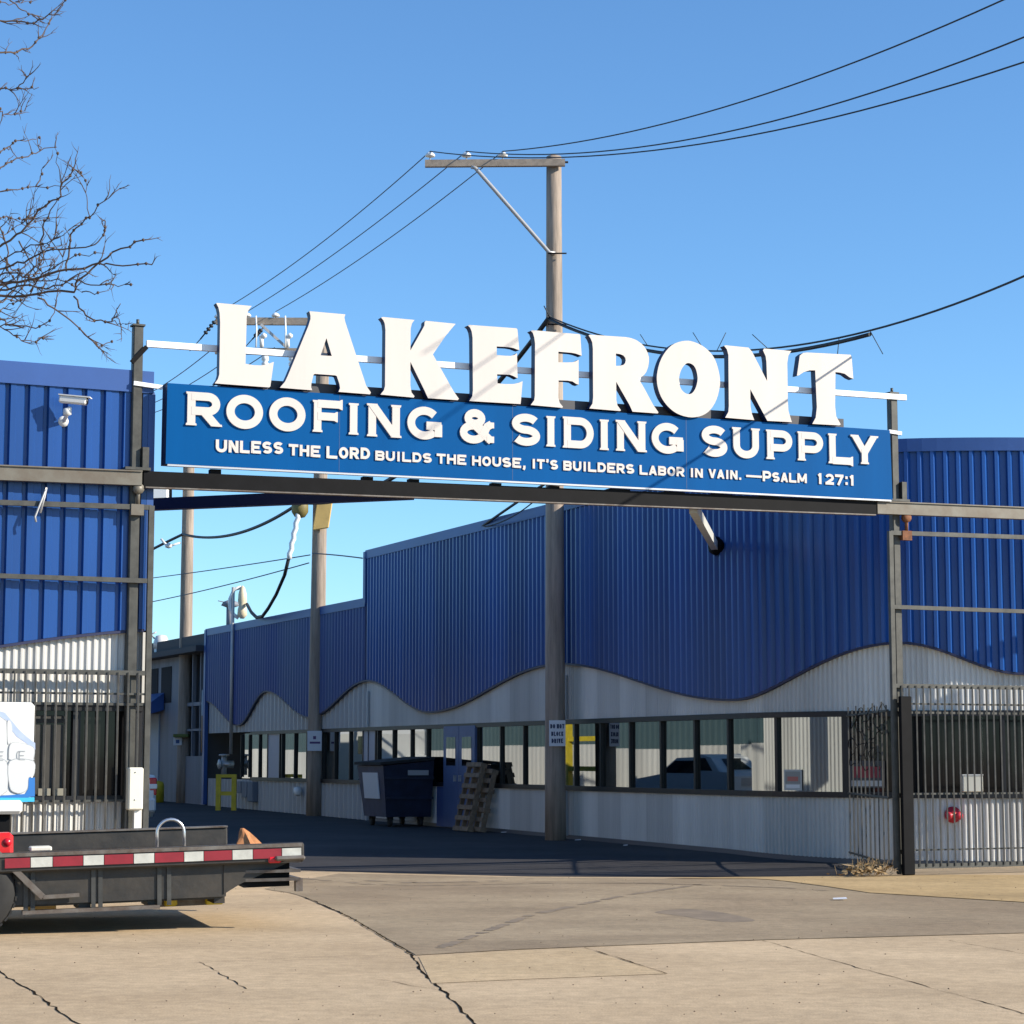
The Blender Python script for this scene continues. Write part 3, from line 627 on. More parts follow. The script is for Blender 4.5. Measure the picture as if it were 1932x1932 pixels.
LET = [
 ('L', RA, [(72,75),(85,72),(485,108),(450,150),(432,190),(425,250),(412,778),(500,793),(590,797),(660,785),(740,755),(700,1040),(685,1052),(55,1005),(92,955),(108,900),(118,300),(112,190),(98,125)], []),
 ('A', RA, [(1152,168),(1570,205),(1558,240),(1567,290),(1810,1030),(1865,1110),(1855,1132),(1490,1103),(1508,1060),(1500,1010),(1470,920),(1450,912),(1215,895),(1200,905),(1175,1010),(1172,1050),(1185,1085),(810,1055),(870,985),(905,910),(1140,340),(1165,260),(1165,220)], [[(1350,480),(1412,688),(1282,680)]]),
 ('K', RB_, [(168,88),(185,80),(555,115),(525,155),(510,215),(507,470),(640,235),(670,180),(672,140),(685,125),(1032,160),(980,220),(900,320),(768,515),(1010,945),(1070,1030),(1055,1045),(712,1022),(670,930),(507,600),(507,880),(520,955),(555,1000),(545,1015),(160,980),(200,930),(213,880),(218,230),(210,160),(195,120)], []),
 ('E', RB_, [(1172,180),(1190,172),(1735,212),(1748,225),(1770,465),(1745,458),(1700,440),(1640,430),(1508,422),(1508,522),(1600,530),(1670,532),(1715,520),(1742,500),(1750,790),(1735,785),(1700,765),(1660,750),(1512,745),(1518,850),(1600,858),(1700,858),(1760,845),(1808,825),(1785,1090),(1190,1055),(1225,1000),(1232,930),(1228,320),(1218,250),(1200,205)], []),
 ('F', RC_, [(125,125),(145,118),(690,165),(700,180),(715,415),(690,405),(650,390),(600,380),(445,367),(445,490),(540,492),(610,490),(650,478),(680,460),(680,750),(650,740),(610,712),(550,703),(447,700),(445,900),(460,960),(497,1005),(490,1018),(125,985),(165,930),(172,880),(175,270),(165,200),(150,150)], []),
 ('R', RC_, [(795,178),(812,170),(1230,198),(1290,210),(1350,233),(1410,275),(1450,320),(1478,375),(1495,430),(1495,490),(1485,545),(1465,600),(1440,635),(1410,658),(1375,680),(1440,790),(1545,985),(1605,1070),(1595,1083),(1305,1062),(1270,985),(1115,715),(1117,930),(1130,990),(1170,1045),(1160,1055),(805,1025),(840,970),(848,900),(845,330),(838,260),(820,215)], [[(1112,388),(1160,395),(1200,412),(1222,440),(1226,470),(1218,500),(1200,520),(1160,530),(1112,532)]]),
 ('O', RD, 'S', None),
 ('N', RD, [(680,110),(695,105),(895,125),(925,160),(1058,420),(1052,250),(1045,200),(1022,150),(1030,133),(1270,155),(1245,195),(1235,260),(1240,600),(1245,680),(1275,780),(1060,768),(910,490),(912,640),(925,710),(945,762),(690,740),(718,690),(722,640),(718,190),(705,140)], []),
 ('T', RD, [(1345,195),(1375,172),(1410,168),(1790,188),(1800,205),(1815,400),(1780,385),(1740,355),(1700,345),(1658,340),(1655,640),(1665,730),(1705,800),(1690,808),(1455,795),(1485,740),(1495,650),(1480,325),(1430,325),(1380,340),(1335,370),(1320,372)], []),
]
OO = smooth_loop([(340,65),(220,105),(130,220),(90,370),(105,500),(160,610),(260,700),(395,738),(520,705),(600,610),(640,480),(640,370),(600,230),(530,140),(440,85)], 4)
OH = smooth_loop([(355,262),(315,300),(288,370),(288,440),(307,495),(350,530),(395,528),(430,480),(447,410),(443,355),(428,305),(400,272)], 4)
for ch, rg, pts, holes in LET:
    cv = lambda L: [sxy(rg[0] + x / rg[2], rg[1] + y / rg[2], LF1) for x, y in L]
    if pts == 'S': pts, holes = OO, [OH]
    b = MB(); b.prism(cv(pts), [cv(h) for h in holes], frame, LF0, LF1, 0, 1); b.build('letter', [M_LET, M_SIGNN], sg)
# --- stroke lettering
def arc(cx, cy, rx, ry, a0, a1, n=18): return [(cx + rx * math.cos(math.radians(a0 + (a1 - a0) * i / n)), cy + ry * math.sin(math.radians(a0 + (a1 - a0) * i / n))) for i in range(n + 1)]
def glyph(ch, w, T, sf):
    h = T / 2; l = h + sf; r = w - h - sf; st = lambda x: ('s', [(x, 0), (x, 1)])
    if ch == 'I': return [st(w / 2)]
    if ch in 'RPB':
        o = [st(l)]; by = {'R': .44, 'P': .40, 'B': .52}[ch]; ry = (1 - h - by) / 2; rx = min(ry * 1.15, w * .4); rr_ = w - h - (.03 if ch == 'R' else 0)
        o.append(('b', [(l, 1 - h), (rr_ - rx, 1 - h)] + arc(rr_ - rx, by + ry, rx, ry, 90, -90, 14)[1:] + [(l, by)]))
        if ch == 'R': o.append(('d', [(w * .50, by), (w - h * 1.05, 0)]))
        if ch == 'B': ry2 = (by - h) / 2; o.append(('b', [(l, by), (w - h - rx, by)] + arc(w - h - rx, h + ry2, rx, ry2, 90, -90, 14)[1:] + [(l, h)]))
        return o
    if ch == 'D': rx = min(.36, w * .45); return [st(l), ('b', [(l, 1 - h), (w - h - rx, 1 - h)] + arc(w - h - rx, .5, rx, .5 - h, 90, -90, 18)[1:] + [(l, h)])]
    if ch == 'O': return [('c', arc(w / 2, .5, w / 2 - h, .5 - h, 0, 360, 40)[:-1])]
    if ch == 'G': return [('b', arc(w / 2, .5, w / 2 - h, .5 - h, 42, 318, 30)), ('b', [(w * .56, .43), (w, .43)]), ('b', [(w - h * .8, .10), (w - h * .8, .48)])]
    if ch == 'S':
        ry = (1 - T) / 4; return [('e', arc(w / 2, .5 + ry, w / 2 - h, ry, 28, 90, 8) + arc(w / 2, .5 + ry, w / 2 - h, ry, 90, 262, 18)[1:] + arc(w / 2, .5 - ry, w / 2 - h, ry, 82, -90, 18) + arc(w / 2, .5 - ry, w / 2 - h, ry, -90, -152, 8)[1:])]
    if ch == 'N': return [st(l), st(r), ('d', [(l - h * .1, 1), (r + h * .1, 0)])]
    if ch == 'M': return [st(l), st(r), ('b', [(l, .97), (w / 2, .18)]), ('b', [(w / 2, .18), (r, .97)])]
    if ch in 'FEL':
        o = [st(l)]
        if ch in 'FE': o += [('a', [(l, 1 - h * .85), (w, 1 - h * .85)]), ('a', [(l, .5), (w * .84, .5)])]
        if ch in 'EL': o.append(('a', [(l, h * .85), (w, h * .85)]))
        return o
    if ch == 'T': return [st(w / 2), ('b', [(0, 1 - h * .9), (w, 1 - h * .9)])]
    if ch == 'H': return [st(l), st(r), ('b', [(l, .5), (r, .5)])]
    if ch == 'U': return [('u', [(l, 1), (l, .42)] + arc(w / 2, .42, r - w / 2, .42 - h, 180, 360, 20)[1:] + [(r, 1)])]
    if ch == 'V': return [('s', [(h, 1), (w / 2, .02)]), ('s', [(w - h, 1), (w / 2, .02)])]
    if ch == 'A': return [('s', [(h, 0), (w / 2, .98)]), ('s', [(w - h, 0), (w / 2, .98)]), ('b', [(w * .25, .3), (w * .75, .3)])]
    if ch == 'Y': return [('d', [(w / 2, .40), (h * 1.25, 1)]), ('d', [(w / 2, .40), (w - h * 1.25, 1)]), ('s', [(w / 2, .52), (w / 2, 0)])]
    if ch == 'K': return [st(l), ('b', [(l, .45), (w - h, 1)]), ('b', [(w * .4, .55), (w - h, 0)])]
    if ch == 'C': return [('b', arc(w / 2, .5, w / 2 - h, .5 - h, 45, 315, 26))]
    if ch == '&': return [('c', arc(w * .42, .76, w * .21, .165, 0, 360, 22)[:-1]), ('c', arc(w * .37, .31, w * .30, .22, 0, 360, 24)[:-1]), ('b', [(w * .33, .62), (w * .93, .07)]), ('b', [(w * .66, .22), (w * .80, .52), (w * .93, .60)]), ('b', [(w * .9, .48), (w * .9, .66)]), ('b', [(w * .9, .02), (w * .9, .22)])]
    if ch == '.': return [('b', [(w / 2, 0), (w / 2, T)])]
    if ch == ':': return [('b', [(w / 2, .05), (w / 2, .05 + T)]), ('b', [(w / 2, .6), (w / 2, .6 + T)])]
    if ch == ',': return [('b', [(w / 2, T), (w / 2, .02), (w * .3, -.18)])]
    if ch == "'": return [('b', [(w / 2, 1.05), (w / 2, .85), (w * .35, .7)])]
    if ch == '-': return [('b', [(0, .42), (w, .42)])]
    if ch == '1': return [st(w * .6), ('b', [(w * .6, .88), (w * .15, .74)])]
    if ch == '2': return [('b', arc(w / 2, .5 + .5 - h - .22, w / 2 - h, .24, 165, -35, 14) + [(h, h)]), ('b', [(0, h), (w, h)])]
    if ch == '7': return [('b', [(0, 1 - h), (w, 1 - h)]), ('b', [(w - h, 1 - h), (w * .35, 0)])]
    return []
def stroke_poly(kind, pts, T, serif):
    h = T / 2; pts = [Vector((*p, 0)) for p in pts]
    if kind == 'c':
        o = []; i_ = []; N = len(pts)
        for k in range(N):
            d = (pts[(k + 1) % N] - pts[k - 1]).normalized(); n = Vector((-d.y, d.x, 0)); o.append(pts[k] - n * h); i_.append(pts[k] + n * h)
        return [[(p.x, p.y) for p in o], [(p.x, p.y) for p in i_]]
    hw = None
    if serif and kind in 'ea':
        def flare(A, B):   # extra points near free end A
            d = (B - A).normalized(); L = (B - A).length; return [(A, h + serif), (A + d * min(.05, L * .2), h + serif * .8), (A + d * min(.11, L * .3), h)]
        seq = [(p, h) for p in pts]
        if False: seq = flare(pts[0], pts[1]) + seq[1:]
        if kind in 'seau': seq = seq[:-1] + flare(pts[-1], pts[-2])[::-1]
        pts = [p for p, _ in seq]; hw = [x for _, x in seq]
    hw = hw or [h] * len(pts); Lf, Rt = [], []
    for k, p in enumerate(pts):
        d0 = (pts[k] - pts[k - 1]).normalized() if k > 0 else None; d1 = (pts[k + 1] - pts[k]).normalized() if k < len(pts) - 1 else None
        if d0 is None: d0 = d1
        if d1 is None: d1 = d0
        n0 = Vector((-d0.y, d0.x, 0)); n1 = Vector((-d1.y, d1.x, 0)); n = (n0 + n1)
        n = n.normalized() if n.length > .1 else n0; c = max(.55, n.dot(n1)); Lf.append(p + n * hw[k] / c); Rt.append(p - n * hw[k] / c)
    P = [(p.x, p.y) for p in Lf + Rt[::-1]]
    if kind in 'sed':
        for lim, sg_ in ((0.0, 1), (1.0, -1)):
            o = []
            for i in range(len(P)):
                A_, B_ = P[i - 1], P[i]; ia, ib = (A_[1] - lim) * sg_ >= -1e-6, (B_[1] - lim) * sg_ >= -1e-6
                if ia != ib: t = (lim - A_[1]) / (B_[1] - A_[1]); o.append((A_[0] + (B_[0] - A_[0]) * t, lim))
                if ib: o.append(B_)
            P = o
    return [P]
def glyph_end(pts, e_):
    (x, y), (x2, y2) = pts[e_], pts[1 if e_ == 0 else -2]
    for lim in (0.0, 1.0):
        if (lim == 0 and y < -.05) or (lim == 1 and y > 1.05): t = (lim - y) / (y2 - y); return x + (x2 - x) * t, lim
    return x, y
def put_glyph(mb, ch, fr_, w, T, serif, d0, d1, mi=0):
    parts = []
    for kind, pts in glyph(ch, w, T, serif * 1.1):
        ext = kind == 'd' or (kind == 's' and ch in 'AVKN'); pts = list(pts)
        if ext:
            for e_, f_ in ((0, 1), (-1, -2)):
                if abs(pts[e_][1]) < .03 or abs(pts[e_][1] - 1) < .03: dx, dy = pts[e_][0] - pts[f_][0], pts[e_][1] - pts[f_][1]; L_ = math.hypot(dx, dy); pts[e_] = (pts[e_][0] + dx / L_ * .25, pts[e_][1] + dy / L_ * .25)
        parts.append((kind, pts))
        if serif and kind in 'sdu' and ch != 'S':
            for e_ in (0, -1):
                x_, y_ = glyph_end(pts, e_)
                if y_ <= .03: parts.append(('r', [(x_ - T / 2 - serif * 1.1, 0), (x_ + T / 2 + serif * 1.1, 0), (x_ + T / 2 + serif * .7, .065), (x_ - T / 2 - serif * .7, .065)]))
                elif y_ >= .97: parts.append(('r', [(x_ - T / 2 - serif * 1.1, 1), (x_ - T / 2 - serif * .7, .935), (x_ + T / 2 + serif * .7, .935), (x_ + T / 2 + serif * 1.1, 1)]))
    for k, (kind, pts) in enumerate(parts):
        if kind == 'r': mb.prism(pts, [], fr_, d0, d1 + k * .0006, mi, back=False); continue
        loops = stroke_poly(kind, pts, T, serif)
        mb.prism(loops[0], loops[1:], fr_, d0, d1 + k * .0006, mi, back=False)
L2 = [('R', 480,1140, 245,585,120,447),('O',480,1140,636,990,147,476),('O',480,1140,1050,1400,172,500),('F',480,1140,1468,1757,200,510),('I',480,1140,1812,1918,223,530),
 ('N',1020,1160,255,585,170,490),('G',1020,1160,645,973,197,514),('&',1020,1160,1165,1477,232,545),('S',1020,1160,1655,1925,265,574),
 ('I',1560,1200,242,340,155,452),('D',1560,1200,405,703,167,470),('I',1560,1200,758,855,188,485),('N',1560,1200,918,1214,200,500),('G',1560,1200,1265,1565,225,522),
 ('S',2100,1230,10,255,155,455),('U',2100,1230,302,572,172,470),('P',2100,1230,630,882,195,482),('P',2100,1230,933,1180,213,495),('L',2100,1230,1230,1467,232,523),('Y',2100,1230,1450,1712,245,525)]
b = MB(); brk = 0
for n_, (ch, x0, y0, l, r, t, bo) in enumerate(L2):
    if n_ in (7, 8, 14): b.build('lettering', M_LET, sg); b = MB()
    sl, zt_ = sxy(x0 + l / 3.22, y0 + ((t + bo) / 2) / 3.22, FD); sr, _ = sxy(x0 + r / 3.22, y0 + ((t + bo) / 2) / 3.22, FD)
    _, zt_ = sxy(x0 + (l + r) / 2 / 3.22, y0 + t / 3.22, FD); _, zb3 = sxy(x0 + (l + r) / 2 / 3.22, y0 + bo / 3.22, FD)
    Hh = zt_ - zb3
    if ch in 'RFNDL&UPIY': Hh *= .985
    wr = (sr - sl) / Hh
    put_glyph(b, ch, lambda p, d, sl=sl, zb3=zb3, Hh=Hh: G(sl + p[0] * Hh, d, zb3 + p[1] * Hh + p[0] * Hh * .006), wr, .245, .042, FD + .002, FD + .022)
b.build('lettering', M_LET, sg)
wts = {'I': .5, 'M': 1.3, "'": .4, ',': .45, '.': .45, '1': .55, ':': .4, '-': 2.0}
WORDS = [('UNLESS',480,1140,537,1187,575,697,600,715,1),('THE',480,1140,1240,1545,632,728,640,748,0),('LORD',480,1140,1605,2025,640,755,655,765,1),('BUILDS',1020,1160,338,882,618,712,645,738,0),
 ('THE',1020,1160,930,1215,650,742,662,756,0),("HOUSE,",1020,1160,1272,1795,670,762,695,788,0),("IT'S",1560,1200,110,362,572,662,582,674,0),('BUILDERS',1560,1200,414,1098,590,680,622,714,0),
 ('LABOR',1560,1200,1150,1583,633,720,650,740,0),('IN',1560,1200,1637,1760,660,746,665,752,0),('VAIN.',2100,1230,78,398,572,656,590,676,0),('-',2100,1230,440,592,590,672,592,674,0),('PSALM',2100,1230,600,1025,588,688,616,706,1),('1',2100,1230,1133,1170,610,715,612,717,0),('27:1',2100,1230,1205,1482,620,720,630,732,0)]
for wd, x0, y0, l, r, t0, b0, t1, b1, cap in WORDS:
    b = MB()
    sl, zt0 = sxy(x0 + l / 3.22, y0 + t0 / 3.22, FD); _, zb0 = sxy(x0 + l / 3.22, y0 + b0 / 3.22, FD)
    sr, zt1 = sxy(x0 + r / 3.22, y0 + t1 / 3.22, FD); _, zb1 = sxy(x0 + r / 3.22, y0 + b1 / 3.22, FD)
    Hs = zt1 - zb1; ws = [wts.get(c, 1.0) * (1.15 if (cap and i == 0) else 1) for i, c in enumerate(wd)]; gap = .16; tot = sum(ws) + gap * (len(wd) - 1); k = (sr - sl) / tot; x = sl
    for i, c in enumerate(wd):
        wl = ws[i] * k; h_ = (zt0 - zb0) if (cap and i == 0) else Hs; zz = zb0 + (zb1 - zb0) * (x - sl) / max(1e-6, (sr - sl))
        put_glyph(b, c, lambda p, d, x=x, zz=zz, h_=h_: G(x + p[0] * h_, d, zz + p[1] * h_), wl / h_, .25, 0, FD + .002, FD + .014); x += wl + gap * k
    b.build('small_lettering', M_LET, sg)

# ------------------------------------------------------------------ far old building at the alley's end
oT0, oT1 = T_END + .08, T_END + 13
ob = thing('shed', W(oT0, 0, 0), 'low old building with dark openings and blue awning at the far end of the alley', 'building')
def wz(u, v): return wpl(u, v)[1]
b = MB(); b.wbox(oT0, oT1, -8, -.05, -.05, 1.5); b.wbox(oT0 + 2.6, oT1, -8, -.05, 1.5, 4.35); b.build('wall', M_OLD, ob)
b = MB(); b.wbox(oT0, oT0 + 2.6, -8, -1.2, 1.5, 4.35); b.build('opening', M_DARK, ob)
b = MB()
for t_ in (oT0 + .02, oT0 + .9, oT0 + 1.7): b.wbox(t_, t_ + .07, -.16, -.06, 1.5, 4.35)
b.wbox(oT0, oT0 + 2.6, -.15, -.07, 2.9, 3.0); b.wbox(oT0, oT0 + 2.6, -.15, -.07, 2.2, 2.26); b.build('opening_frame', M_OLD, ob)
b = MB(); b.wbox(oT0, oT1, -9, .35, 4.36, 4.52); b.wbox(oT0, oT1, -9, .1, 4.53, 4.85); b.build('roof', M_ROOF, ob)
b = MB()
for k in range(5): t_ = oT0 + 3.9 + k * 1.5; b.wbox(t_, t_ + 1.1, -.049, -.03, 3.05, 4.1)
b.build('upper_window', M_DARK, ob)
b = MB(); b.wbox(oT0 + 5.1, oT0 + 7.9, -.048, -.01, .1, 2.75); b.build('door', M_PALE, ob)
b = MB()
t0_, t1_ = oT0 + 4.6, oT0 + 9
b.raw([W(t0_, -.02, 2.85), W(t1_, -.02, 2.85), W(t0_, .75, 2.62), W(t1_, .75, 2.62), W(t0_, .75, 2.80), W(t1_, .75, 2.80), W(t0_, -.02, 3.35), W(t1_, -.02, 3.35)], [(0, 1, 3, 2), (2, 3, 5, 4), (4, 5, 7, 6), (0, 2, 4, 6), (1, 7, 5, 3), (0, 6, 7, 1)])
b.build('awning', M_BLUE2, ob)
b = MB(); b.tube([W(oT0 + .03, .1, 1.6), W(oT0 + .03, .1, 2.6)], .05, 8); b.tube([W(oT0 + .03, .1, 2.6), W(oT0 + .03, .1, 3.3)], .05, 8, 1); b.build('marker_post', [mat('marker_orange', (.35, .22, .12), .7), M_STEELG], ob)
# long neighbour building that only shows mirrored in the alley windows
nb = thing('warehouse', G(SL, LD - 14.6, 0) , 'long pale warehouse with teal upper wall beyond the left building, seen mirrored in the windows', 'warehouse')
b = MB(); clad(b, lside, 14.6, 75, C(-.02), C(1.75), .30, WHITE_PROF, -.02); b.build('white_wall', M_WHITE, nb)
b = MB(); clad(b, lside, 14.6, 75, C(1.75), C(6.2), .30, BLUE_PROF, -.05); b.build('teal_wall', M_TEAL, nb)
b = MB()
def ls(q, o, z): x, y, nx, ny = lside(q); return Vector((x + nx * o, y + ny * o, z))
b.face([ls(14.6, 0, 6.2), ls(75, 0, 6.2), ls(75, -14, 6.2), ls(14.6, -14, 6.2)]); b.face([ls(14.6, -.06, 0), ls(14.6, -14, 0), ls(14.6, -14, 6.2), ls(14.6, -.06, 6.2)]); b.face([ls(14.6, -14, 0), ls(75, -14, 0), ls(75, -14, 6.2), ls(14.6, -14, 6.2)]); b.build('roof', M_ROOF, nb)
# ------------------------------------------------------------------ utility poles
def pole(x, y, h, r0, r1, label, lean=0.0):
    z0 = gzp((x, y)); root = thing('utility_pole', (x, y, z0), label, 'utility pole', 'wooden utility poles')
    b = MB(); n = 9; b.tube([Vector((x + lean * k / n, y, z0 - .1 + (h - z0 + .1) * k / n)) for k in range(n + 1)], [r0 + (r1 - r0) * k / n for k in range(n + 1)], 14)
    b.build('pole', M_WOOD, root); return root
def insul(mb, p, s=1.0):
    mb.lathe(p, [(.012, -.02), (.012, .05 * s)], 8, mi=1); mb.lathe(p + ZV * .05 * s, [(.03 * s, 0), (.095 * s, .01 * s), (.10 * s, .035 * s), (.07 * s, .075 * s), (.03 * s, .10 * s), (.0, .11 * s)], 14)
P1 = at(1048, 1588, 37.0); z1t = at(1050, 296, 37.0).z
pl1 = pole(P1.x, 37.0, z1t, .185, .135, 'tall weathered wooden utility pole with one-sided crossarm behind the sign')
yl = 36.82
A0, A1 = at(802, 309, yl), at(1066, 307, yl)
b = MB(); b.bar(A0, A1, .09, .125); b.build('crossarm', M_WOOD2, pl1)
b = MB(); q0, q1 = at(897, 317, yl - .06), at(1036, 476, yl - .0)
b.tube([at(889, 315, yl - .06), q0, q1, at(1047, 478, yl + .02)], .035, 8); b.build('brace', M_STEELG, pl1)
INS1 = []
for u in (811.5, 880, 948.5):
    p = at(u, 301, yl); b = MB(); insul(b, p, .9); b.build('insulator', [M_PORC, M_STEELG], pl1); INS1.append(p + ZV * .15)
b = MB(); b.tube([at(1020, 306, yl + .1), at(1072, 306, yl + .1)], .02, 6)
for v in (478, 612): b.tube([at(1034, v, 36.8), at(1069, v, 36.8)], .014, 6)
b.build('bolt', M_BLACK, pl1)
Y2 = 49.6; P2 = at(593, 1541, Y2); z2t = at(600, 596, Y2).z
pl2 = pole(P2.x, Y2, z2t, .20, .15, 'wooden utility pole with two crossarms half hidden behind the letters L and A', .09)
b = MB(); b.bar(at(408, 606, Y2 - .2), at(612, 607, Y2 - .2), .11, .17); b.build('crossarm', M_WOOD2, pl2)
b = MB(); b.bar(at(406, 662, Y2 - .2), at(612, 664, Y2 - .2), .11, .15); b.build('crossarm', M_WOOD2, pl2)
b = MB(); b.bar(at(492, 612, Y2 - .28), at(590, 700, Y2 - .1), .04, .06); b.build('brace', M_STEELG, pl2)
INS2 = []
for u, v in ((412, 598), (466, 596), (520, 596)):
    b = MB(); insul(b, at(u, v + 6, Y2 - .2), 1.0); b.build('insulator', [M_PORC, M_STEELG], pl2); INS2.append(at(u, v - 8, Y2 - .2))
for u, v0, v1 in ((500, 666, 692), (551, 668, 692)):
    b = MB(); p, q = at(u, v0, Y2 - .3), at(u, v1, Y2 - .3); b.lathe(q, [(.0, 0), (.07, .01), (.09, .08), (.05, .12), (.09, .16), (.08, .24), (.04, .32)], 10); b.build('insulator', [M_PORC, M_STEELG], pl2)
for u in (493, 542):
    b = MB(); b.tube([at(u + 1, 655, Y2 - .3), at(u, 634, Y2 - .3)], .05, 8); b.lathe(at(u + 5, 634, Y2 - .32), [(.0, -.07), (.07, -.02), (.07, .03), (0, .08)], 10); b.build('arrester', [M_PORC, M_STEELG], pl2)
for u in (483, 538):
    b = MB(); b.tube([at(u, 596, Y2 - .35), at(u + 1, 625, Y2 - .35), at(u, 655, Y2 - .35)], .02, 6); b.build('jumper_wire', M_RAILW, pl2)
b = MB(); b.obox(at(610, 965, Y2 - .25), Vector((.19, 0, .03)), Vector((0, .03, 0)), Vector((.06, 0, .42)), bev=.02); b.build('guard_board', M_TAN, pl2)
b = MB(); b.lathe(at(566, 958, Y2 - .2), [(.0, -.25), (.12, -.22), (.2, -.1), (.2, .05), (.14, .2), (.0, .28)], 14); b.build('cable_box', mat('olive_box', (.20, .16, .05), .6, noise=(6, .4)), pl2)
Y3 = 60.5; P3 = at(345, 1518, Y3); z3t = at(347, 800, Y3).z
pl3 = pole(P3.x, Y3, z3t, .20, .16, 'farthest wooden utility pole, standing beside the low old building')
b = MB(); b.obox(at(304, 926, Y3 - .2), Vector((.22, 0, 0)), Vector((0, .2, 0)), Vector((0, 0, .36)), bev=.03); b.build('transformer', M_PORC, pl3)
b = MB(); b.bar(at(318, 918, Y3 - .15), at(346, 918, Y3 - .15), .06, .06); b.bar(at(322, 905, Y3 - .15), at(322, 945, Y3 - .15), .07); b.build('bracket', M_BLACK, pl3)
b = MB(); c = at(318, 1031, Y3 - .25); b.lathe(c, [(.0, -.06), (.09, -.03), (.11, .03), (.05, .09), (0, .1)], 12); b.tube([c, c + Vector((.18, 0, .06)), at(340, 1024, Y3 - .1)], .03, 8); b.tube([c, c + Vector((-.12, 0, .10)), c + Vector((-.22, 0, .22))], .035, 8)
b.build('camera', M_WPAINT, pl3)
# ------------------------------------------------------------------ cables
def span(A, B, mid=None, n=28):
    A, B = Vector(A), Vector(B); d = B - A; tm = .5; zm = (A.z + B.z) / 2 - .02 * d.length
    if mid is not None:
        nrm = (d.y, -d.x); q = vpl(mid[0], mid[1], (A.x, A.y), nrm); L2_ = d.x * d.x + d.y * d.y; tm = ((q.x - A.x) * d.x + (q.y - A.y) * d.y) / L2_; zm = q.z
    lin = A.z + d.z * tm; k = (zm - lin) / (tm * (1 - tm))
    return [Vector((A.x + d.x * t, A.y + d.y * t, A.z + d.z * t + k * t * (1 - t))) for t in [i / n for i in range(n + 1)]]
def cable(pts, r, label, m=None, cat='cable', group=None):
    b = MB(); b.tube(pts, r, 6); return tag(b.build('cable', m or M_CABLE, None), label, cat, group)
YR = 22.0
cable(span(INS1[2], at(2160, -128, YR), (1449, 176)), .0105, 'topmost black power line rising from the pole crossarm to the right edge')
cable(span(INS1[1], at(2160, -28, YR), (1449, 231)), .0105, 'middle of the three power lines sweeping up to the right')
cable(span(INS1[0], at(2160, 36, YR), (1449, 249)), .0105, 'lowest of the three power lines sweeping up to the right')
cable(span(INS1[0], INS2[0], (640, 432)), .0095, 'upper left power line running down from the crossarm towards letter L', M_CABLE2)
cable(span(INS1[1], INS2[1], (668, 452)), .0095, 'middle left power line running down from the crossarm behind letter L', M_CABLE2)
cable(span(INS1[2], INS2[2], (700, 474)), .0095, 'lower left power line running down from the crossarm to letter A', M_CABLE2)
for k, (i, lb_) in enumerate(((0, 'thin wire leaving the far crossarm leftwards, uppermost of three behind the left post'), (1, 'thin wire leaving the far crossarm leftwards, middle of three behind the left post'), (2, 'thin wire leaving the far crossarm leftwards, lowest of three behind the left post'))):
    st_ = at(408 + i * 55, 652 + 2 * i, Y2); cable(span(st_, at(120, 770 + 14 * i, 82)), .012, lb_, M_CABLE2)
for i, (u0, v0, u1, v1, lb_) in enumerate(((412, 598, 378, 640, 'dead-end strain insulator string slanting down left of letter L'), (497, 618, 476, 640, 'dead-end strain insulator string slanting between letters L and A'))):
    b = MB(); p, q = at(u0, v0, Y2 - .3), at(u1, v1, Y2 - .3); b.tube([p, q], .018, 6)
    for f in (.25, .4, .55, .7): c = p.lerp(q, f); b.lathe(c, [(.0, -.05), (.055, -.02), (.055, .02), (0, .05)], 10, q - p)
    b.tube([q, at(u1 - 20, v1 + 22, Y2 + 4)], .012, 6); tag(b.build('strain_insulator', M_CABLE), lb_, 'insulator')
PA = at(1037, 598, 36.75)
main = span(PA, at(2100, 440, YR + 1), (1330, 662), 40)
cable(main, .014, 'heavy sagging cable from the pole across the top of the sign to the right edge')
b = MB(); i0 = 1; seg = [p for p in main if p.y > at(1646, 612, 24).y - 3]
seg = [p for p in main if 966 + F * p.x / (p.y * CP + (p.z - EYE) * SP) < 1646]
b.tube([p - ZV * (.045 + .04 * math.sin(math.pi * k / len(seg))) for k, p in enumerate(seg)], .028, 7)
for u, v, du, dv in ((1330, 661, -22, -36), (1345, 661, 18, -36), (1212, 652, -14, -22), (1630, 617, 24, 46), (1590, 628, -4, 36), (1460, 655, -30, -28)):
    q = min(seg, key=lambda p: abs(966 + F * p.x / (p.y * CP + (p.z - EYE) * SP) - u)); s_ = q.y / F; b.tube([q, q + Vector((du * .6 * s_, 0, -dv * .6 * s_)), q + Vector((du * s_, 0, -dv * s_))], .006, 5)
tag(b.build('cable_bundle', M_CABLE), 'thick lashed cable bundle with loose ends hanging behind the letters F R O N T', 'cable')
PB = at(566, 948, Y2 - .3)
cable(span(PA, PB, (940, 722)), .045, 'thick black cable dropping left from the pole behind letters E and F')
cable([PA, PA + Vector((-.06, 0, .12)), PA + Vector((-.1, 0, .2))], .01, 'stub of wire poking up beside the pole above letter F')
cable(span(PB, at(345, 1008, Y3 - .2), (450, 1006)), .04, 'black cable sagging from the middle pole to the far pole')
cable(span(at(345, 1008, Y3 - .2), at(240, 1062, Y3 + 3), (300, 1030)), .04, 'black cable leaving the far pole down to the left gate')
cable(span(at(585, 1047, Y2 - .2), at(225, 1098, Y3 + 6), (430, 1071)), .014, 'upper pale wire crossing the sky below the gate beam', M_CABLE2)
cable(span(at(583, 1062, Y2 - .2), at(225, 1147, Y3 + 6), (430, 1103)), .014, 'lower pale wire crossing the sky below the gate beam', M_CABLE2)
